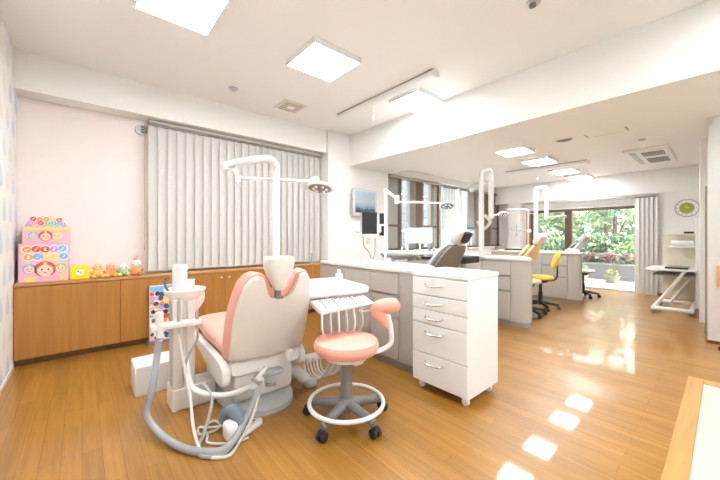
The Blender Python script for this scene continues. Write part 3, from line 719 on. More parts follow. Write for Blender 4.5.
obj('water_heater', MB().lathe([(.043, 0), (.043, .158), (.039, .17), (.02, .173)], (.472, 2.30, .745), 28), 'whiteg', t)
obj('cup_stand', MB().lathe([(.028, 0), (.026, .06), (.033, .066)], (.55, 2.38, .74), 20), 'white', t)
obj('faucet', MB().tube([(.43, 2.36, .72), (.40, 2.36, .79), (.405, 2.35, .83), (.43, 2.34, .835)], .008, 8, smooth=5), 'greyp', t)
hb = obj('holder_bar', MB().box(.30, .575, 2.185, 2.255, .537, .575), 'white', t, .012, seg=3)
obj('holder_knob', MB().cyl((.30, 2.22, .55), (.318, 2.22, .55), .022, n=16), 'cream', hb)
obj('suction_handpiece', MB().lathe([(.016, -.11), (.02, -.06), (.021, .055), (.013, .062)], (.345, 2.20, .59), 16), 'white', t)
obj('saliva_ejector', MB().lathe([(.006, -.09), (.009, -.02), (.008, .09), (.004, .12)], (.445, 2.20, .60), 12).tube([(.445, 2.2, .5), (.445, 2.2, .7)], .01, 8), 'steel', t)
obj('syringe', MB().lathe([(.008, -.08), (.011, -.01), (.008, .05)], (.55, 2.20, .58), 12), 'steel', t)
# hoses
obj('large_hose', MB().tube([(.345, 2.20, .50), (.335, 2.20, .42), (.30, 2.12, .25), (.27, 2.12, .12), (.30, 2.04, .05), (.355, 1.88, .028), (.42, 1.76, .02), (.52, 1.67, .02), (.60, 1.69, .035), (.70, 1.76, .10), (.775, 1.80, .19), (.80, 1.83, .23)], .0185, 12, smooth=8), 'hose', t)
obj('thin_hose', MB().tube([(.445, 2.19, .50), (.455, 2.12, .35), (.46, 2.0, .2), (.45, 1.85, .05), (.46, 1.70, .012), (.54, 1.62, .01), (.62, 1.68, .012), (.72, 1.74, .09), (.79, 1.80, .20)], .0085, 8, smooth=8), 'hosew', t)
obj('thin_hose', MB().tube([(.55, 2.19, .50), (.545, 2.19, .44), (.50, 2.20, .36), (.48, 2.19, .30)], .0075, 8, smooth=6), 'hose', t)
obj('thin_hose', MB().tube([(.565, 2.1, .19), (.575, 1.98, .14), (.50, 1.86, .03), (.44, 1.77, .012), (.46, 1.68, .012), (.56, 1.66, .012), (.70, 1.79, .06), (.81, 1.83, .20)], .009, 8, smooth=8), 'hose', t)
ar = obj('swing_arm', MB().tube([(.49, 2.24, .34), (.50, 2.16, .20), (.52, 2.11, .165), (.58, 2.02, .15), (.68, 1.92, .165), (.78, 1.85, .215)], .0165, 12, smooth=7), 'offw', t)
j = MB().cbox((.79, 1.84, .22), (.07, .05, .05), .5).cyl((.76, 1.86, .19), (.86, 1.87, .29), .02, .013, 12).cyl((.80, 1.83, .17), (.80, 1.83, .26), .016, n=12)
obj('instrument_bracket', j, 'offw', t, .006)
obj('bracket_knob', MB().cyl((.84, 1.82, .20), (.90, 1.83, .185), .012, n=12).cyl((.82, 1.85, .25), (.875, 1.87, .235), .007, n=10).cyl((.80, 1.81, .22), (.74, 1.80, .27), .008, n=10), 'steel', t)

t = tag(obj('floor_box', MB().box(.27, .64, 2.63, 2.88, 0, .20), 'white', None, .008), 'plain white utility box on the floor behind the spittoon column', 'box')

# foot pedal
t = thing('foot_pedal', 'white and blue grey foot pedal with coiled cable on the floor', 'foot pedal', (.68, 1.80, 0))
obj('base', MB().prism([(.585, 1.74), (.64, 1.71), (.79, 1.765), (.80, 1.80), (.66, 1.87), (.61, 1.87)], 'z', 0, .035), 'offw', t, .01)
obj('rubber_mat', MB().prism([(.66, 1.755), (.755, 1.785), (.665, 1.845)], 'z', .035, .045), 'bgrey', t, .004)
obj('side_cover', MB().sq((.605, 1.76, .05), (.07, .09, .10), 3.5), 'offw', t)
obj('pedal_arch', MB().tube([(.655, 1.735, .02), (.65, 1.755, .085), (.635, 1.79, .125), (.61, 1.83, .12), (.60, 1.855, .06)], 0, 12, smooth=5, radii=[.028, .032, .034, .032, .028]), 'bgrey', t)
obj('pedal_cable', MB().tube([(.60, 1.86, .03), (.55, 1.93, .01), (.50, 1.97, .008), (.49, 1.90, .008), (.56, 1.88, .01), (.60, 1.90, .018), (.58, 1.97, .018), (.53, 1.95, .012), (.515, 1.86, .008), (.50, 1.80, .008), (.55, 1.74, .008), (.62, 1.70, .008), (.68, 1.70, .008)], .0065, 8, smooth=8), 'hosew', t)

# dental lamp over chair 1 -------------------------------------------
def at(px, py, depth):
    r = (px-360)/FPX
    return (depth*(math.cos(YAW)+r*math.sin(YAW)), depth*(math.sin(YAW)-r*math.cos(YAW)), HC+(236-py)/FPX*depth)
def lamp_head(t, c, scale, axis_rot, glassm='ledgrey'):
    s = MB(); R = axis_rot; rings = []
    for r, z in ((.02, .035), (.07, .032), (.125, .015), (.135, 0), (.13, -.008), (.112, -.010), (.110, -.006)):
        rings.append([Vector(c)+R@Vector((r*scale*math.cos(a), r*scale*.72*math.sin(a), z*scale)) for a in [2*PI*j/32 for j in range(32)]])
    s.rings(rings); h = obj('lamp_head', s, 'white', t)
    s = MB(); rings = []
    for r, z in ((.108, -.007), (.09, -.012), (.03, -.008)):
        rings.append([Vector(c)+R@Vector((r*scale*math.cos(a), r*scale*.72*math.sin(a), z*scale)) for a in [2*PI*j/24 for j in range(24)]])
    s.rings(rings); g = obj('reflector', s, glassm, h)
    q = MB()
    for k in range(6):
        a = 2*PI*k/6; p = Vector(c)+R@Vector((.062*scale*math.cos(a), .045*scale*math.sin(a), -.013*scale)); q.ell(p, (.016*scale,)*3, 8, 6)
    obj('led_lenses', q, 'white', h)
    hs = MB().tube([Vector(c)+R@Vector(v)*scale for v in ((-.05, .09, .0), (-.04, .10, .05), (.04, .10, .05), (.05, .09, .0))], .006, 8, smooth=3)
    obj('handle', hs, 'white', h)
    return h
t = thing('dental_lamp', 'white examination lamp on a tall bent pole over the pink chair', 'dental lamp', (1.13, 2.45, 0))
pb = Vector(at(276, 400, 2.73)); px_, py_ = pb.x, pb.y
A_ = Vector(at(227, 166, 2.75)); B_ = Vector(at(238, 178, 2.74)); H_ = Vector(at(320, 188, 2.78))
ptop = at(268, 160, 2.73)
zt = ptop[2]
obj('pole', MB().tube([(px_, py_, .05), (px_, py_, .9), (px_, py_, zt-.12), Vector(at(275.3, 166, 2.71)), Vector(at(270, 159.5, 2.64)), Vector(at(258, 159.5, 2.67)), Vector(at(240, 162, 2.72)), A_], .030, 16, smooth=6), 'white', t)
obj('pole_foot', MB().lathe([(.05, .0), (.05, .04), (.035, .06)], (px_, py_, 0), 20), 'white', t)
obj('arm_joint', MB().cyl(A_+Vector((0, 0, .035)), A_-Vector((0, 0, .03)), .030, n=18).tube([A_-Vector((-.06, .02, .0)), Vector(at(235, 171, 2.745)), B_], .017, 10, smooth=3).cyl(B_+Vector((0, 0, .02)), B_-Vector((0, 0, .035)), .024, n=16), 'white', t)
obj('spring_arm', MB().tube([B_, Vector(at(275, 179.5, 2.72)), Vector(at(312, 181.5, 2.74))], .0105, 10), 'white', t)
obj('swivel', MB().tube([Vector(at(310, 181, 2.74)), Vector(at(316, 178, 2.76)), Vector(at(319, 183, 2.78))], .014, 10, smooth=4), 'white', t)
rot = Matrix.Rotation(YAW-PI/2, 3, 'Z')@Matrix.Rotation(math.radians(-24), 3, 'X')
rot = rot@Matrix.Rotation(math.radians(4), 3, 'Y')
lamp_head(t, H_, .93, rot)

# instrument (delivery) table ----------------------------------------
t = thing('instrument_table', 'white instrument table with handpiece panel between chair and cabinets', 'instrument table', (1.42, 1.95, 0))
rz = math.radians(-12); RZ = Matrix.Rotation(rz, 3, 'Z'); pc = Vector((1.40, 2.02, .70))
obj('tray_table', MB().box(1.14, 1.66, 1.78, 2.32, .675, .735, rz, pc), 'white', t, .02, seg=3)
lin = obj('towel', MB().box(1.17, 1.62, 1.82, 2.28, .735, .741, rz, pc).box(1.2, 1.55, 1.86, 2.2, .741, .745, rz+.05, pc), 'linen', t, .002)
# handpiece panel
P0, P1, P2, P3 = Vector((1.08, 1.60, .655)), Vector((1.475, 1.545, .655)), Vector((1.56, 1.74, .665)), Vector((1.16, 1.85, .665))
vs = [P0-Vector((0, 0, .035)), P1-Vector((0, 0, .012)), P2-Vector((0, 0, .035)), P3-Vector((0, 0, .035)), P0, P1, P2, P3]
hp = obj('handpiece_panel', MB().add(vs, [(3, 2, 1, 0), (4, 5, 6, 7), (0, 1, 5, 4), (1, 2, 6, 5), (2, 3, 7, 6), (3, 0, 4, 7)]), 'white', t, .008)
s = MB()
for k in range(7):
    u = .12+.11*k
    a = P0.lerp(P1, u)+Vector((0, .012, .006)); b = P3.lerp(P2, u)-Vector((0, .04, -.004))
    s.tube([a, a.lerp(b, .5)+Vector((0, 0, .006)), b], .006, 8)
obj('handpieces', s, 'lgrey', hp)
s = MB()
for k in range(5):
    u = .40+.09*k; a = P3.lerp(P2, u)+Vector((0, -.035, .003)); s.cbox(a, (.02, .012, .004), rz)
obj('buttons', s, 'bgrey', hp)
for k in range(6):
    u = .03+.14*k; a = P0.lerp(P1, u)+Vector((0, .0, -.02)); ex = [.0, .01, .02, .01, 0, .02][k]
    obj('handpiece_hose', MB().tube([a, a+Vector((0, -.01, -.12)), Vector(at(333+3*k, 345, 2.13)), Vector(at(326+2.5*k, 370, 2.17)), Vector(at(317+2.5*k, 379-k, 2.2)), Vector(at(307+3*k, 374-k, 2.24)), Vector(at(303+3.4*k, 358, 2.3))], .0062, 8, smooth=8), 'hosew' if k % 2 else 'offw', t)
obj('support_arm', MB().box(1.12, 1.19, 2.0, 2.25, .60, .66), 'black', t, .01)
obj('support_bracket', MB().box(1.175, 1.40, 1.95, 2.03, .63, .674), 'offw', t, .01)
obj('support_post', MB().tube([(1.20, 2.2, .62), (1.255, 2.22, .35), (1.26, 2.22, .04)], .024, 12).lathe([(.07, 0), (.07, .02), (.03, .045)], (1.265, 2.22, 0), 20), 'lgrey', t)
obj('arm_housing', MB().tube([Vector(at(290, 362, 2.36)), Vector(at(304, 359, 2.33)), Vector(at(326, 354, 2.36))], .03, 12, smooth=3), 'offw', t)
obj('green_tube', MB().tube([(1.15, 2.13, .66), (1.13, 2.08, .52), (1.14, 2.1, .40), (1.17, 2.16, .38)], .006, 8, smooth=6), 'green', t)
obj('side_handle', MB().tube([P1+Vector((.0, .04, -.03)), P1+Vector((.05, .05, -.06)), P1+Vector((.0, .09, -.075)), P1+Vector((-.06, .09, -.06))], .005, 8, smooth=5, closed=True), 'white', t)
obj('bottle_holder', MB().cbox((1.60, 2.1, .765), (.05, .04, .05), rz).lathe([(.012, 0), (.012, .03), (.006, .04)], (1.60, 2.1, .785), 12), 'offw', t, .005)
# cup/bowl and tap on the window-side cabinet end
tag(obj('tube_stand', MB().lathe([(.035, 0), (.035, .01), (.008, .014), (.006, .14), (.012, .15)], (2.55, 4.0, .70), 16), 'lgrey'), 'thin grey stand at the right end of the wooden cabinet top', 'stand')

# ================================================================== monitors on the broad column
def rotbox(mb, c, sz, yaw, pitch=0): return mb.cbox(c, sz, R=Matrix.Rotation(yaw, 3, 'Z')@Matrix.Rotation(pitch, 3, 'X'))
t = thing('wall_monitor', 'grey framed monitor with seaside picture mounted on the white column', 'monitor', (3.39, 3.82, 1.63))
cc = Vector((3.40, 3.79, 1.625)); fr = obj('casing', rotbox(MB(), cc, (.50, .045, .42), 0), 'silver', t, .008)
sc = bpy.data.objects
s = MB().cbox((0, 0, 0), (.42, .004, .34)); o = obj('screen', s, 'pic', t); o.data.transform(Matrix.Translation(t.location)); o.location = cc+Vector((.0, -.025, .012))-t.location
obj('bracket', MB().box(3.32, 3.48, 3.81, 3.869, 1.55, 1.7), 'greyp', t)
t = thing('swivel_monitor', 'black swivel monitor below the seaside screen, on a bracket arm', 'monitor', (3.55, 3.5, 1.3))
s1 = Vector(at(369.5, 223, 3.9)); s2 = Vector(at(382.5, 219, 3.95)); s3 = Vector(at(382.5, 230, 3.95))
obj('display', rotbox(MB(), s1, (.19, .03, .27), YAW-PI/2+.25), 'dark', t, .006)
obj('bracket_arm', MB().tube([(3.3, 3.869, 1.17), Vector(at(362, 234, 4.1)), Vector(at(372, 232, 4.0)), Vector(at(384, 229, 4.0))], .012, 8), 'white', t)
obj('wall_plate', MB().box(3.22, 3.32, 3.85, 3.869, 1.1, 1.26), 'white', t)
obj('support_post', MB().tube([Vector(at(361, 232, 4.1)), Vector(at(361, 214, 4.1))], .008, 8), 'steel', t)
obj('cable', MB().tube([Vector(at(363, 236, 3.98)), Vector(at(364, 246, 4.0)), Vector(at(369, 252, 3.95)), Vector(at(371, 258, 3.7))], .006, 6, smooth=5), 'greyp', t)
obj('cable', MB().tube([Vector(at(375, 238, 3.98)), Vector(at(375, 250, 3.9)), Vector(at(373, 259, 3.7))], .006, 6, smooth=5), 'greyp', t)
t = thing('tablet', 'narrow black screen behind the white bracket, right of the swivel monitor, upper one', 'screen', s2)
obj('display', rotbox(MB(), s2, (.075, .03, .14), YAW-PI/2-.3), 'dark', t, .004); obj('clamp', rotbox(MB(), s2-Vector((.0, .0, .075)), (.05, .04, .02), YAW-PI/2), 'white', t)
t = thing('tablet', 'narrow black screen right of the swivel monitor, lower one under the clamp', 'screen', s3)
obj('display', rotbox(MB(), s3-Vector((0, 0, .01)), (.08, .03, .12), YAW-PI/2-.3), 'dark', t, .004); obj('clamp', rotbox(MB(), s3+Vector((-.06, 0, .02)), (.05, .05, .1), YAW-PI/2), 'white', t, .005)
tag(obj('wall_socket', rotbox(MB(), (3.55, 3.86, 1.02), (.07, .018, .11), 0), 'beige', None, .003), 'beige wall socket plate below the monitors on the white column', 'socket')
tag(obj('paper_cup', MB().lathe([(.02, 0), (.028, .06), (.027, .06), (.019, .003)], (2.2, 2.5, .83), 16), 'beige'), 'small pale cup on the nearest countertop', 'cup')

# ---- unit 2: lamp, table, white panel screen, chair
def post_lamp(px, py, ztop, base_z, elb, head, label, dark=False, sc=.85):
    t = thing('dental_lamp', label, 'dental lamp', (px, py, base_z), 'pole lamps of the farther treatment places')
    u, v = Vector((px, py, 0)), None
    e = Vector(elb); hd = Vector(head); dirv = (Vector((e.x, e.y, 0))-u); 
    obj('pole', MB().tube([(px, py, base_z), (px, py, ztop-.12), (px+dirv.x*.15, py+dirv.y*.15, ztop-.02), (px+dirv.x*.5, py+dirv.y*.5, ztop), (px+dirv.x*.95, py+dirv.y*.95, ztop-.03), e+Vector((0, 0, .0))], .034, 12, smooth=6), 'white', t)
    obj('arm_joint', MB().cyl(e+Vector((0, 0, .05)), e-Vector((0, 0, .06)), .032, n=14).ell(e-Vector((0, 0, .06)), (.04, .04, .04), 12, 8), 'white', t)
    obj('spring_arm', MB().tube([e-Vector((0, 0, .05)), e.lerp(hd, .5)+Vector((0, 0, -.02)), hd+Vector((0, 0, .03))], .0115, 8), 'white', t)
    rot = Matrix.Rotation(YAW-PI/2, 3, 'Z')@Matrix.Rotation(math.radians(-30), 3, 'X')
    lamp_head(t, hd, sc, rot, 'bgrey' if dark else 'ledgrey')
    return t
t = thing('dental_lamp', 'white lamp with dark lens reaching across the first brown window', 'dental lamp', (2.3, 2.6, .83), 'pole lamps of the farther treatment places')
q0 = Vector(at(385.3, 190, 3.32)); q1 = Vector(at(386.5, 190.5, 3.32)); q2 = Vector(at(397, 199, 3.35)); q3 = Vector(at(447, 206, 3.4))
obj('pole', MB().tube([(q0.x, q0.y, .83), (q0.x, q0.y, q0.z-.05), q0, q1], .013, 12, smooth=4), 'white', t)
obj('arm_joint', MB().tube([q1, q2], .016, 10).cyl(q2+Vector((0, 0, .04)), q2-Vector((0, 0, .05)), .026, n=14), 'white', t)
obj('spring_arm', MB().tube([q2-Vector((0, 0, .03)), Vector(at(437, 203, 3.4)), q3+Vector((0, 0, .02))], .010, 8), 'white', t)
lamp_head(t, q3, .62, Matrix.Rotation(YAW-PI/2, 3, 'Z')@Matrix.Rotation(math.radians(-38), 3, 'X'), 'bgrey')
e3 = at(491, 212, 4.2)
q = at(481.5, 200, 4.15)
t3 = post_lamp(q[0], q[1], 1.94, .83, e3, at(503, 214, 4.4), 'bright white pole lamp with hooked top standing on the middle countertop', False, .55)
obj('balance_arm', MB().tube([Vector(at(490, 182, 4.2)), Vector(at(474, 181, 4.2)), Vector(at(468, 186, 4.2))], .012, 8).ell(at(472, 190, 4.2), (.035, .035, .03), 10, 8), 'white', t3)
q = at(536, 200, 5.5)
t4 = post_lamp(q[0], q[1], 1.93, .83, at(546.5, 214, 5.5), at(563, 217, 6.0), 'bright white pole lamp with hooked top before the garden door', False, .5)
for tt, pts in ((t3, ((485, 215, 4.2), (490, 222, 4.22), (483, 229, 4.2), (478, 221, 4.2))), (t4, ((541, 226, 5.6), (545, 232, 5.6), (540, 238, 5.6)))):
    obj('drop_tubing', MB().tube([Vector(at(*p)) for p in pts], .022, 8, smooth=5), 'clearp', tt)
# horizontal rail arms from wall beyond (thin lines near 505-540,212)
t = thing('towel_rail', 'thin horizontal double bar against the far left corner', 'rail', at(522, 214, 6.6))
obj('bar', MB().tube([Vector(at(505, 209.5, 6.6)), Vector(at(528, 209.5, 6.6))], .01, 8), 'steel', t); obj('bar', MB().tube([Vector(at(503, 213.5, 6.6)), Vector(at(534, 213.5, 6.5))], .008, 8), 'beige', t)
obj('post', MB().tube([Vector(at(528, 209, 6.6)), Vector(at(528, 250, 6.6))], .012, 8), 'white', t)
t = thing('wall_bracket', 'small grey branching bracket on the corner column behind the yellow chair', 'bracket', at(516, 231, 7.5))
b = [at(517, 224, 7.6), at(517, 236, 7.6), at(510, 229, 7.6), at(523, 231, 7.6)]
obj('stem', MB().tube([b[0], b[1]], .02, 8), 'lgrey', t); obj('arm', MB().tube([b[2], b[3], at(530, 231, 7.5)], .014, 8), 'lgrey', t); obj('joint', MB().ell(at(529, 231, 7.5), (.05, .05, .05), 10, 8), 'white', t)

t = thing('instrument_table', 'dark edged white instrument table behind the nearest countertop, cluttered underneath', 'instrument table', (2.75, 2.35, 0))
ry = YAW-PI/2; c0 = Vector(at(415, 255, 3.62))
def strip(u0, u1, v, dp, z0, z1, dd):
    a, b = Vector(at(u0, v, dp)), Vector(at(u1, v, dp)); c = (a+b)/2; return (Vector((c.x, c.y, (z0+z1)/2)), ((b-a).length, dd, z1-z0))
c_, s_ = strip(382, 436, 255, 3.7, .90, .925, .42); obj('tray_top', MB().cbox(c_, s_, ry), 'white', t, .01)
c_, s_ = strip(381.5, 412, 257, 3.55, .872, .902, .36); obj('tray_edge', MB().cbox(c_, s_, ry), 'greyp', t, .008)
c_, s_ = strip(420, 450, 260, 3.72, .84, .87, .34); obj('side_tray', MB().cbox(c_, s_, ry-.1), 'dark', t, .006)
obj('post', MB().tube([(c0.x, c0.y, .865), (2.56, c0.y+.05, .86), (2.545, c0.y+.05, .80), (2.545, c0.y+.05, .03)], .022, 12, smooth=4).lathe([(.05, 0), (.05, .02), (.03, .05)], (2.545, c0.y+.05, 0), 24), 'lgrey', t)
s = MB(); rd = random.Random(4)
for k in range(16):
    q = at(397+k*3.1, 261, 3.62+rd.uniform(-.05, .1)); s.use(rd.randrange(4)); s.cbox((q[0], q[1], .845+rd.uniform(-.01, .015)), (.03, .03, rd.uniform(.02, .05)), rd.uniform(0, 1.5))
obj('instrument_clutter', s, ['brownv', 'steel', 'tan', 'black'], t)
t = thing('light_screen', 'white glowing panel screen standing before the first brown window', 'screen', at(420, 250, 3.75))
p = Vector(at(420, 235.5, 3.78)); obj('panel', MB().cbox(p, (.28, .03, .175), ry), 'boxlit', t, .006)
obj('stand', MB().cbox(p-Vector((0, 0, .09)), (.025, .025, .035), ry).cbox((p.x, p.y, .932), (.14, .10, .012), ry) , 'white', t)
obj('neck', MB().tube([p-Vector((0, 0, .08)), (p.x, p.y, .925)], .01, 8), 'white', t)
rd = random.Random(9)
for k, (u, hh, mm, lb) in enumerate(((402, .05, 'potc', 'cream jar on the rear instrument table, left of the glowing panel'), (407, .065, 'c_wht', 'white bottle on the rear instrument table, left of the glowing panel'), (434, .05, 'steel', 'metal cup on the rear instrument table, right of the glowing panel'), (429.5, .07, 'bgrey', 'slim dark bottle on the rear instrument table'))):
    q = at(u, 254, 3.72); tag(obj('bottle', MB().lathe([(.014, 0), (.015, hh*.6), (.006, hh*.8), (.006, hh)], (q[0], q[1], .925), 12), mm), lb, 'bottle', 'bottles on the rear instrument table')

def simple_chair(cx, cy, label, backm, padm, headm, lean, group, H=1.0):
    """farther chairs: back seen from behind and side; cx, cy = foot of the backrest"""
    t = thing('dental_chair', label, 'dental chair', (cx, cy+.5, 0), group)
    def ring(y, z, w, d):
        return [(cx+w/2*math.copysign(abs(math.cos(a))**.6, math.cos(a)), y+d/2*math.copysign(abs(math.sin(a))**.6, math.sin(a)), z) for a in [2*PI*j/24 for j in range(24)]]
    ys = lambda z: cy-(z-.45)*lean*(1.0)
    obj('backrest_shell', MB().rings([ring(ys(z), z, w, .07) for z, w in ((.42, .42), (.46, .48), (.65, .50), (.8, .46), (.9*H, .38), (.96*H, .26))]), backm, t)
    obj('backrest_cushion', MB().rings([ring(ys(z)+.07, z, w, .08) for z, w in ((.44, .42), (.48, .50), (.65, .53), (.8, .50), (.91*H, .42), (.97*H, .28))]), padm, t)
    obj('headrest', MB().sq((cx, ys(1.06*H)+.03, 1.05*H), (.22, .11, .17), 3.5, R=Matrix.Rotation(.5, 3, 'X')), headm, t)
    obj('headrest_stem', MB().cyl((cx, ys(.86)+.02, .86), (cx, ys(1.03)+.03, 1.03), .018, n=10), 'chrome', t)
    obj('headrest_pad', MB().sq((cx+.02, ys(1.06*H)-.015, 1.045*H), (.17, .05, .13), 3.5, R=Matrix.Rotation(.5, 3, 'X')), 'black' if backm == 'brownv' else headm, t)
    obj('seat', MB().sq((cx, cy+.45, .46), (.52, .95, .12), 5), padm, t)
    for s in (-1, 1): obj('armrest', MB().sq((cx+s*.29, cy+.12, .62), (.07, .34, .05), 4).tube([(cx+s*.29, cy+.2, .6), (cx+s*.27, cy+.28, .45)], .02, 8), padm, t)
    obj('pedestal', MB().box(cx-.16, cx+.16, cy+.2, cy+.7, .04, .41), 'offw', t, .03)
    obj('base_plate', MB().lathe([(.27, 0), (.27, .03), (.22, .045)], (cx, cy+.45, 0), 32, 1, 1.5), 'lgrey', t)
    return t
simple_chair(2.93, 2.16, 'grey treatment chair with silver headrest behind the white drawer trolley', 'brownv', 'silver', 'silver', .62, 'farther treatment chairs', 1.04)
simple_chair(4.98, 2.1, 'cream and yellow treatment chair between middle and farthest cabinet runs', 'yellowv', 'yellowv', 'cream', .6, 'farther treatment chairs')
simple_chair(7.0, 2.12, 'grey treatment chair with armrests before the garden door', 'silver', 'greyp', 'silver', .7, 'farther treatment chairs')

def office_stool(cx, cy, padm, label, back=True, rz=0):
    t = thing('swivel_stool', label, 'stool', (cx, cy, 0), 'black based swivel stools')
    obj('seat', MB().lathe([(.03, .44), (.17, .445), (.19, .47), (.17, .495), (.03, .50)], (cx, cy, 0), 28), padm, t)
    obj('lift_column', MB().lathe([(.03, .06), (.03, .25), (.02, .26), (.02, .44)], (cx, cy, 0), 16).cbox((cx, cy, .42), (.16, .16, .04)), 'black', t)
    for k in range(5):
        a = 2*PI*k/5+rz; c, s = math.cos(a), math.sin(a)
        lg = obj('leg', MB().tube([(cx+.02*c, cy+.02*s, .10), (cx+.24*c, cy+.24*s, .065)], 0, 8, radii=[.026, .018]), 'black', t)
        obj('caster', MB().cyl((cx+.24*c-s*.02, cy+.24*s+c*.02, .026), (cx+.24*c+s*.02, cy+.24*s-c*.02, .026), .026, n=14), 'black', lg)
    if back: 
        c, s = math.cos(rz), math.sin(rz)
        obj('backrest', MB().sq((cx+.2*c, cy+.2*s, .74), (.06, .34, .27), 4, R=Matrix.Rotation(rz, 3, 'Z')@Matrix.Rotation(.3, 3, 'Y')), padm, t)
        obj('back_stem', MB().tube([(cx, cy, .43), (cx+.2*c, cy+.2*s, .45), (cx+.22*c, cy+.22*s, .66)], .012, 8, smooth=4), 'black', t)
    return t
office_stool(4.7, 1.83, 'yellowv', 'cream padded stool on black casters beside the middle cabinet run', False, .4)
office_stool(5.26, 1.85, 'yellows', 'yellow backed stool on black casters in front of the farthest cabinet run', True, math.radians(-66))
office_stool(6.86, 1.70, 'offw', 'pale stool with black base and casters beside the garden door', True, 2.6)
office_stool(4.56, -.22, 'tan', 'tan stool with black casters cut off by the right edge of the photo', False, 1.4)
t = thing('foot_pedal', 'dark grey foot pedal on the floor by the cream stool', 'foot pedal', (4.52, 1.68, 0))
obj('base', MB().sq((4.50, 1.72, .03), (.16, .2, .05), 3.5), 'greyp', t); obj('pedal', MB().sq((4.50, 1.7, .065), (.1, .12, .03), 3), 'bgrey', t)
tag(obj('red_bottle', MB().lathe([(.03, 0), (.035, .03), (.012, .12), (.01, .15)], (*at(475, 250, 5.0)[:2], .96) if 0 else (4.3, 2.75, .83), 14), 'c_red'), 'small red cone shaped bottle on the middle countertop behind the grey headrest', 'bottle')
# dark instrument unit beside grey chair
t = thing('instrument_table', 'low black instrument unit right of the grey chair, above the white trolley top', 'instrument table', (3.45, 2.05, 0))
obj('unit_box', MB().box(3.3, 3.62, 1.95, 2.2, .78, .86), 'black', t, .01); obj('post', MB().tube([(3.45, 2.08, .78), (3.45, 2.08, .03)], .03, 10).lathe([(.14, 0), (.14, .02), (.04, .04)], (3.45, 2.08, 0), 20), 'lgrey', t)
# items on third counter
tag(obj('keyboard', MB().cbox((6.2, 2.62, .845), (.14, .34, .025), .1), 'black', None, .004), 'thin black keyboard on the farthest countertop', 'keyboard')
tag(obj('keyboard', MB().cbox((6.15, 2.95, .86), (.06, .06, .06), .1), 'greyp', None, .004), 'small dark desk unit at the back end of the farthest countertop', 'desk unit')
# books near chair 2's right : clear box
# ================================================================== clock
t = thing('wall_clock', 'round wall clock with olive green centre and white numeral ring on the far wall', 'clock', (7.97, .44, 1.59))
X = 7.979
obj('rim', MB().tube([(X-.014, .44+.148*math.cos(2*PI*j/40), 1.59+.148*math.sin(2*PI*j/40)) for j in range(40)], .009, 8, closed=True), 'clockr', t)
obj('numeral_ring', MB().prism([(.44+.148*math.cos(2*PI*j/40), 1.59+.148*math.sin(2*PI*j/40)) for j in range(40)], 'x', X-.012, X), 'c_wht', t)
obj('face', MB().prism([(.44+.095*math.cos(2*PI*j/36), 1.59+.095*math.sin(2*PI*j/36)) for j in range(36)], 'x', X-.016, X-.011), 'clockg', t)
s = MB()
for k in range(12):
    a = 2*PI*k/12; s.cbox((X-.014, .44+.121*math.cos(a), 1.59+.121*math.sin(a)), (.004, .016, .022))
obj('numerals', s, 'lgrey', t)
obj('hands', MB().cbox((X-.019, .45, 1.61), (.003, .008, .06), R=Matrix.Rotation(.5, 3, 'X')).cbox((X-.02, .425, 1.60), (.003, .008, .05), R=Matrix.Rotation(-1.1, 3, 'X')), 'c_yel', t)

# ================================================================== equipment trolley right
t = thing('equipment_trolley', 'white slanted frame equipment trolley with shelves against the right far wall', 'trolley', (6.6, .45, 0))
fb = MB()
for y in (.30, .68): fb.tube([(6.18, y, .075), (7.1, y, .075)], .028, 8)
fb.tube([(6.2, .68, .075), (6.2, .28, .075)], .026, 8).tube([(6.95, .68, .075), (6.95, .28, .075)], .026, 8)
obj('base_frame', fb, 'white', t)
for x, dy in ((6.35, -.03), (6.78, -.15)): obj('slanted_leg', MB().tube([(x, .70+dy, .09), (x, .40+dy, .60)], .02, 8), 'white', t)
for x, y in ((6.2, .68), (6.98, .68), (6.25, .3), (7.0, .3)):
    obj('caster', MB().cyl((x-.02, y, .026), (x+.02, y, .026), .026, n=14), 'greyp', t)
obj('upright', MB().box(6.5, 6.56, .235, .275, .08, 1.35), 'white', t, .006)
obj('upright', MB().box(6.98, 7.04, .235, .275, .08, 1.35), 'white', t, .006)
obj('table_top', MB().box(6.3, 7.0, .26, .78, .60, .625), 'white', t, .006)
obj('lower_shelf', MB().box(6.35, 6.95, .27, .70, .53, .55), 'greyp', t, .004)
obj('paper_roll_shelf', MB().box(6.6, 7.0, .27, .56, .93, .95), 'white', t, .004)
obj('top_shelf', MB().box(6.6, 7.0, .27, .56, 1.12, 1.135), 'pinkgr', t, .003)
obj('back_panel', MB().box(7.04, 7.07, .25, .66, .12, 1.12), 'beige', t)
tag(obj('paper_roll', MB().tube([(6.66, .53, .99), (6.66, .30, .99)], .04, 16), 'white'), 'white paper roll lying on the upper shelf of the equipment trolley', 'paper roll')
tag(obj('laptop', MB().box(6.4, 6.8, .34, .58, .6255, .65), 'dark', None, .004), 'dark closed laptop on the equipment trolley table', 'laptop')
tag(obj('black_device', MB().box(6.68, 6.8, .30, .40, 1.135, 1.165), 'black', None, .004), 'small black device on the top shelf of the equipment trolley', 'device')
tag(obj('wooden_panel', MB().box(4.845, 4.863, -.2, .06, .60, .80), 'tan', None, .003) if 0 else obj('wooden_panel', MB().box(4.845, 4.8655, -.22, .055, .58, .80), 'tan', None, .003), 'tan wooden panel fixed to the white wall at the right edge', 'panel')

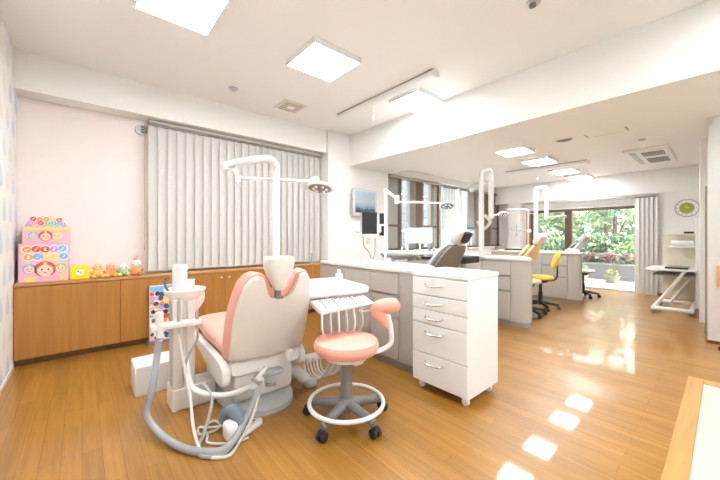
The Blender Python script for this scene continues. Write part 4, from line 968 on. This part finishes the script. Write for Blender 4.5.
# ================================================================== outside the garden door
def ext(name, mb, m, label, cat, bev=0): return tag(obj(name, mb, m, None, bev), label, cat)
g = obj('ground', MB().box(8.3, 22, -8, 14, -.3, -.2), 'concrete'); g['kind'] = 'structure'
g = obj('balcony_floor', MB().box(8.32, 9.75, .2, 5, -.2, .02), 'deck'); g['kind'] = 'structure'
ext('planter_wall', MB().box(9.75, 10.2, 0, 5, -.2, .40), 'concrete', 'low grey concrete planter wall across the balcony', 'planter', .01)
def leaves(mb, c, r, n, s, rd, k=1):
    for _ in range(n):
        while True:
            p = Vector((rd.uniform(-1, 1), rd.uniform(-1, 1), rd.uniform(-1, 1)))
            if p.length < 1: break
        p = Vector((c[0]+p.x*r[0], c[1]+p.y*r[1], c[2]+p.z*r[2]))
        a = Vector((rd.gauss(0, 1), rd.gauss(0, 1), rd.gauss(0, 1))).normalized(); b = a.cross(Vector((rd.gauss(0, 1), rd.gauss(0, 1), rd.gauss(0, 1)))).normalized()
        q = s*rd.uniform(.6, 1.3); mb.use(rd.randrange(k)); mb.add([p-a*q, p+b*q*.5, p+a*q, p-b*q*.5], [(0, 1, 2, 3)])
def pot(x, y, r, h, label, fm):
    rd = random.Random(int(y*100)); t = thing('flower_pot', label, 'flower pot', (x, y, .02), 'ivory flower pots on the balcony')
    obj('pot', MB().lathe([(r*.7, 0), (r, h), (r*1.05, h), (r*1.05, h-.02), (r*.9, h-.02)], (x, y, .02), 28), 'potc', t)
    s = MB(); leaves(s, (x, y, h+.07), (r*.95, r*.95, .08), 160, .03, rd); obj('foliage', s, 'foil2', t, smooth=False)
    s = MB(); leaves(s, (x, y, h+.12), (r*.7, r*.7, .05), 40, .025, rd); obj('blossom', s, fm, t, smooth=False)
pot(9.15, 2.28, .14, .26, 'ivory flower pot on the balcony nearer the door mullion', 'foil3')
pot(9.25, 1.72, .15, .16, 'low ivory pot of yellow flowers on the balcony nearer the gathered blind', 'fl_yel')
def bush(name, label, x0, x1, y0, y1, z0, z1, n, s, mats, seed):
    rd = random.Random(seed); b = MB()
    leaves(b, ((x0+x1)/2, (y0+y1)/2, (z0+z1)/2), ((x1-x0)/2, (y1-y0)/2, (z1-z0)/2), n, s, rd, len(mats))
    o = obj(name, b, mats, None, smooth=False); return tag(o, label, name.replace('_', ' '), None)
bush('flowering_shrub', 'pink and red flowering shrub along the planter wall', 9.8, 10.15, 1.1, 3.0, .45, .68, 800, .045, ['fl_pink', 'foil2', 'fl_red', 'foil', 'fl_vio', 'foil3'], 1)
bush('flowering_shrub', 'violet flowering shrub in the planter left of the pink one', 9.8, 10.2, 3.05, 4.3, .45, .8, 500, .045, ['fl_vio', 'foil', 'foil3'], 2)
bush('hedge', 'dense green hedge behind the flowering planter', 11.1, 11.8, -.5, 5.6, .1, 1.15, 3600, .09, ['foil', 'foil3', 'foil2'], 3)
def tree(x, y, h, r, seed, mats, label, n=1300):
    rd = random.Random(seed); t = thing('garden_tree', label, 'tree', (x, y, -.2), 'trees in the garden')
    tr = MB().tube([(x, y, -.2), (x+rd.uniform(-.1, .1), y+rd.uniform(-.1, .1), h*.5), (x+rd.uniform(-.2, .2), y+rd.uniform(-.2, .2), h)], 0, 8, smooth=4, radii=[.09, .06, .03])
    for k in range(5): 
        a = rd.uniform(0, 2*PI); tr.tube([(x, y, h*(.35+.1*k)), (x+r*.6*math.cos(a), y+r*.6*math.sin(a), h*(.5+.12*k))], 0, 6, radii=[.03, .01])
    obj('trunk', tr, 'bark', t)
    s = MB()
    for k in range(9):
        a = rd.uniform(0, 2*PI); q = rd.uniform(.2, .8)*r
        leaves(s, (x+q*math.cos(a), y+q*math.sin(a), h*rd.uniform(.5, 1.05)), (r*.45, r*.45, r*.4), n//9, .085, rd, len(mats))
    obj('foliage', s, mats, t, smooth=False)
tree(12.6, 5.0, 2.9, 1.2, 21, ['foil3', 'foil'], 'blue green garden tree seen left of the door mullion')
tree(12.4, 3.6, 2.6, .8, 22, ['foil2', 'foil'], 'light green garden tree just left of the wide door pane')
tree(13.2, 2.3, 3.3, .9, 23, ['foil2', 'foil3'], 'thin airy garden tree behind the middle of the wide door pane', 700)
tree(13.0, .6, 3.0, .9, 24, ['foil', 'foil2'], 'mid green garden tree near the gathered blind', 1000)
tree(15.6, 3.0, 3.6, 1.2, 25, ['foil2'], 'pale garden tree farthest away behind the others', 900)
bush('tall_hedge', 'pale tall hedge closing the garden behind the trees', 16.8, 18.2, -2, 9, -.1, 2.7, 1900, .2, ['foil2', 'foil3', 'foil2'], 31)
bush('round_bush', 'light green rounded bush before the hedge at the blind side', 10.4, 11.0, .9, 2.2, .0, .95, 700, .06, ['foil2', 'foil'], 32)
# neighbour's house beyond the side windows
g = thing('neighbour_house', 'white sided neighbouring house seen through the side windows', 'house', (8.5, 7.5, -.2))
obj('wall', MB().box(4, 16, 6.6, 6.8, -.2, 5.5), 'siding', g)
s = MB(); 
for k in range(40): s.box(6.2+k*.22, 6.23+k*.22, 5.9, 5.93, .3, 1.25)
s.box(6.2, 15, 5.89, 5.94, 1.22, 1.27); obj('railing', s, 'lgrey', g)
obj('wall', MB().box(14.5, 14.6, 6.6, 12, -.2, 5), 'siding', g) if 0 else None

# ================================================================== light
w = bpy.data.worlds.new('sky'); bpy.context.scene.world = w; w.use_nodes = True
nt = w.node_tree; bg = nt.nodes['Background']
sk = nt.nodes.new('ShaderNodeTexSky'); sk.sky_type = 'HOSEK_WILKIE'; sk.turbidity = 5; sk.sun_direction = (.3, .35, .88)
mx = nt.nodes.new('ShaderNodeMix'); mx.data_type = 'RGBA'; mx.inputs[0].default_value = .75; mx.inputs[7].default_value = (1, 1, 1, 1)
nt.links.new(sk.outputs[0], mx.inputs[6]); nt.links.new(mx.outputs[2], bg.inputs[0]); bg.inputs[1].default_value = 2.6
sd = bpy.data.lights.new('sun', 'SUN'); sd.energy = 2.2; sd.angle = .02; sd.color = (1, .96, .9); so = bpy.data.objects.new('sun', sd); C.objects.link(so)
so.rotation_euler = (math.radians(38), math.radians(-18), math.radians(20))
vs = bpy.context.scene.view_settings
vs.view_transform = 'Standard'; vs.look = 'None'; vs.gamma = 1; vs.exposure = 1.6; vs.use_curve_mapping = False
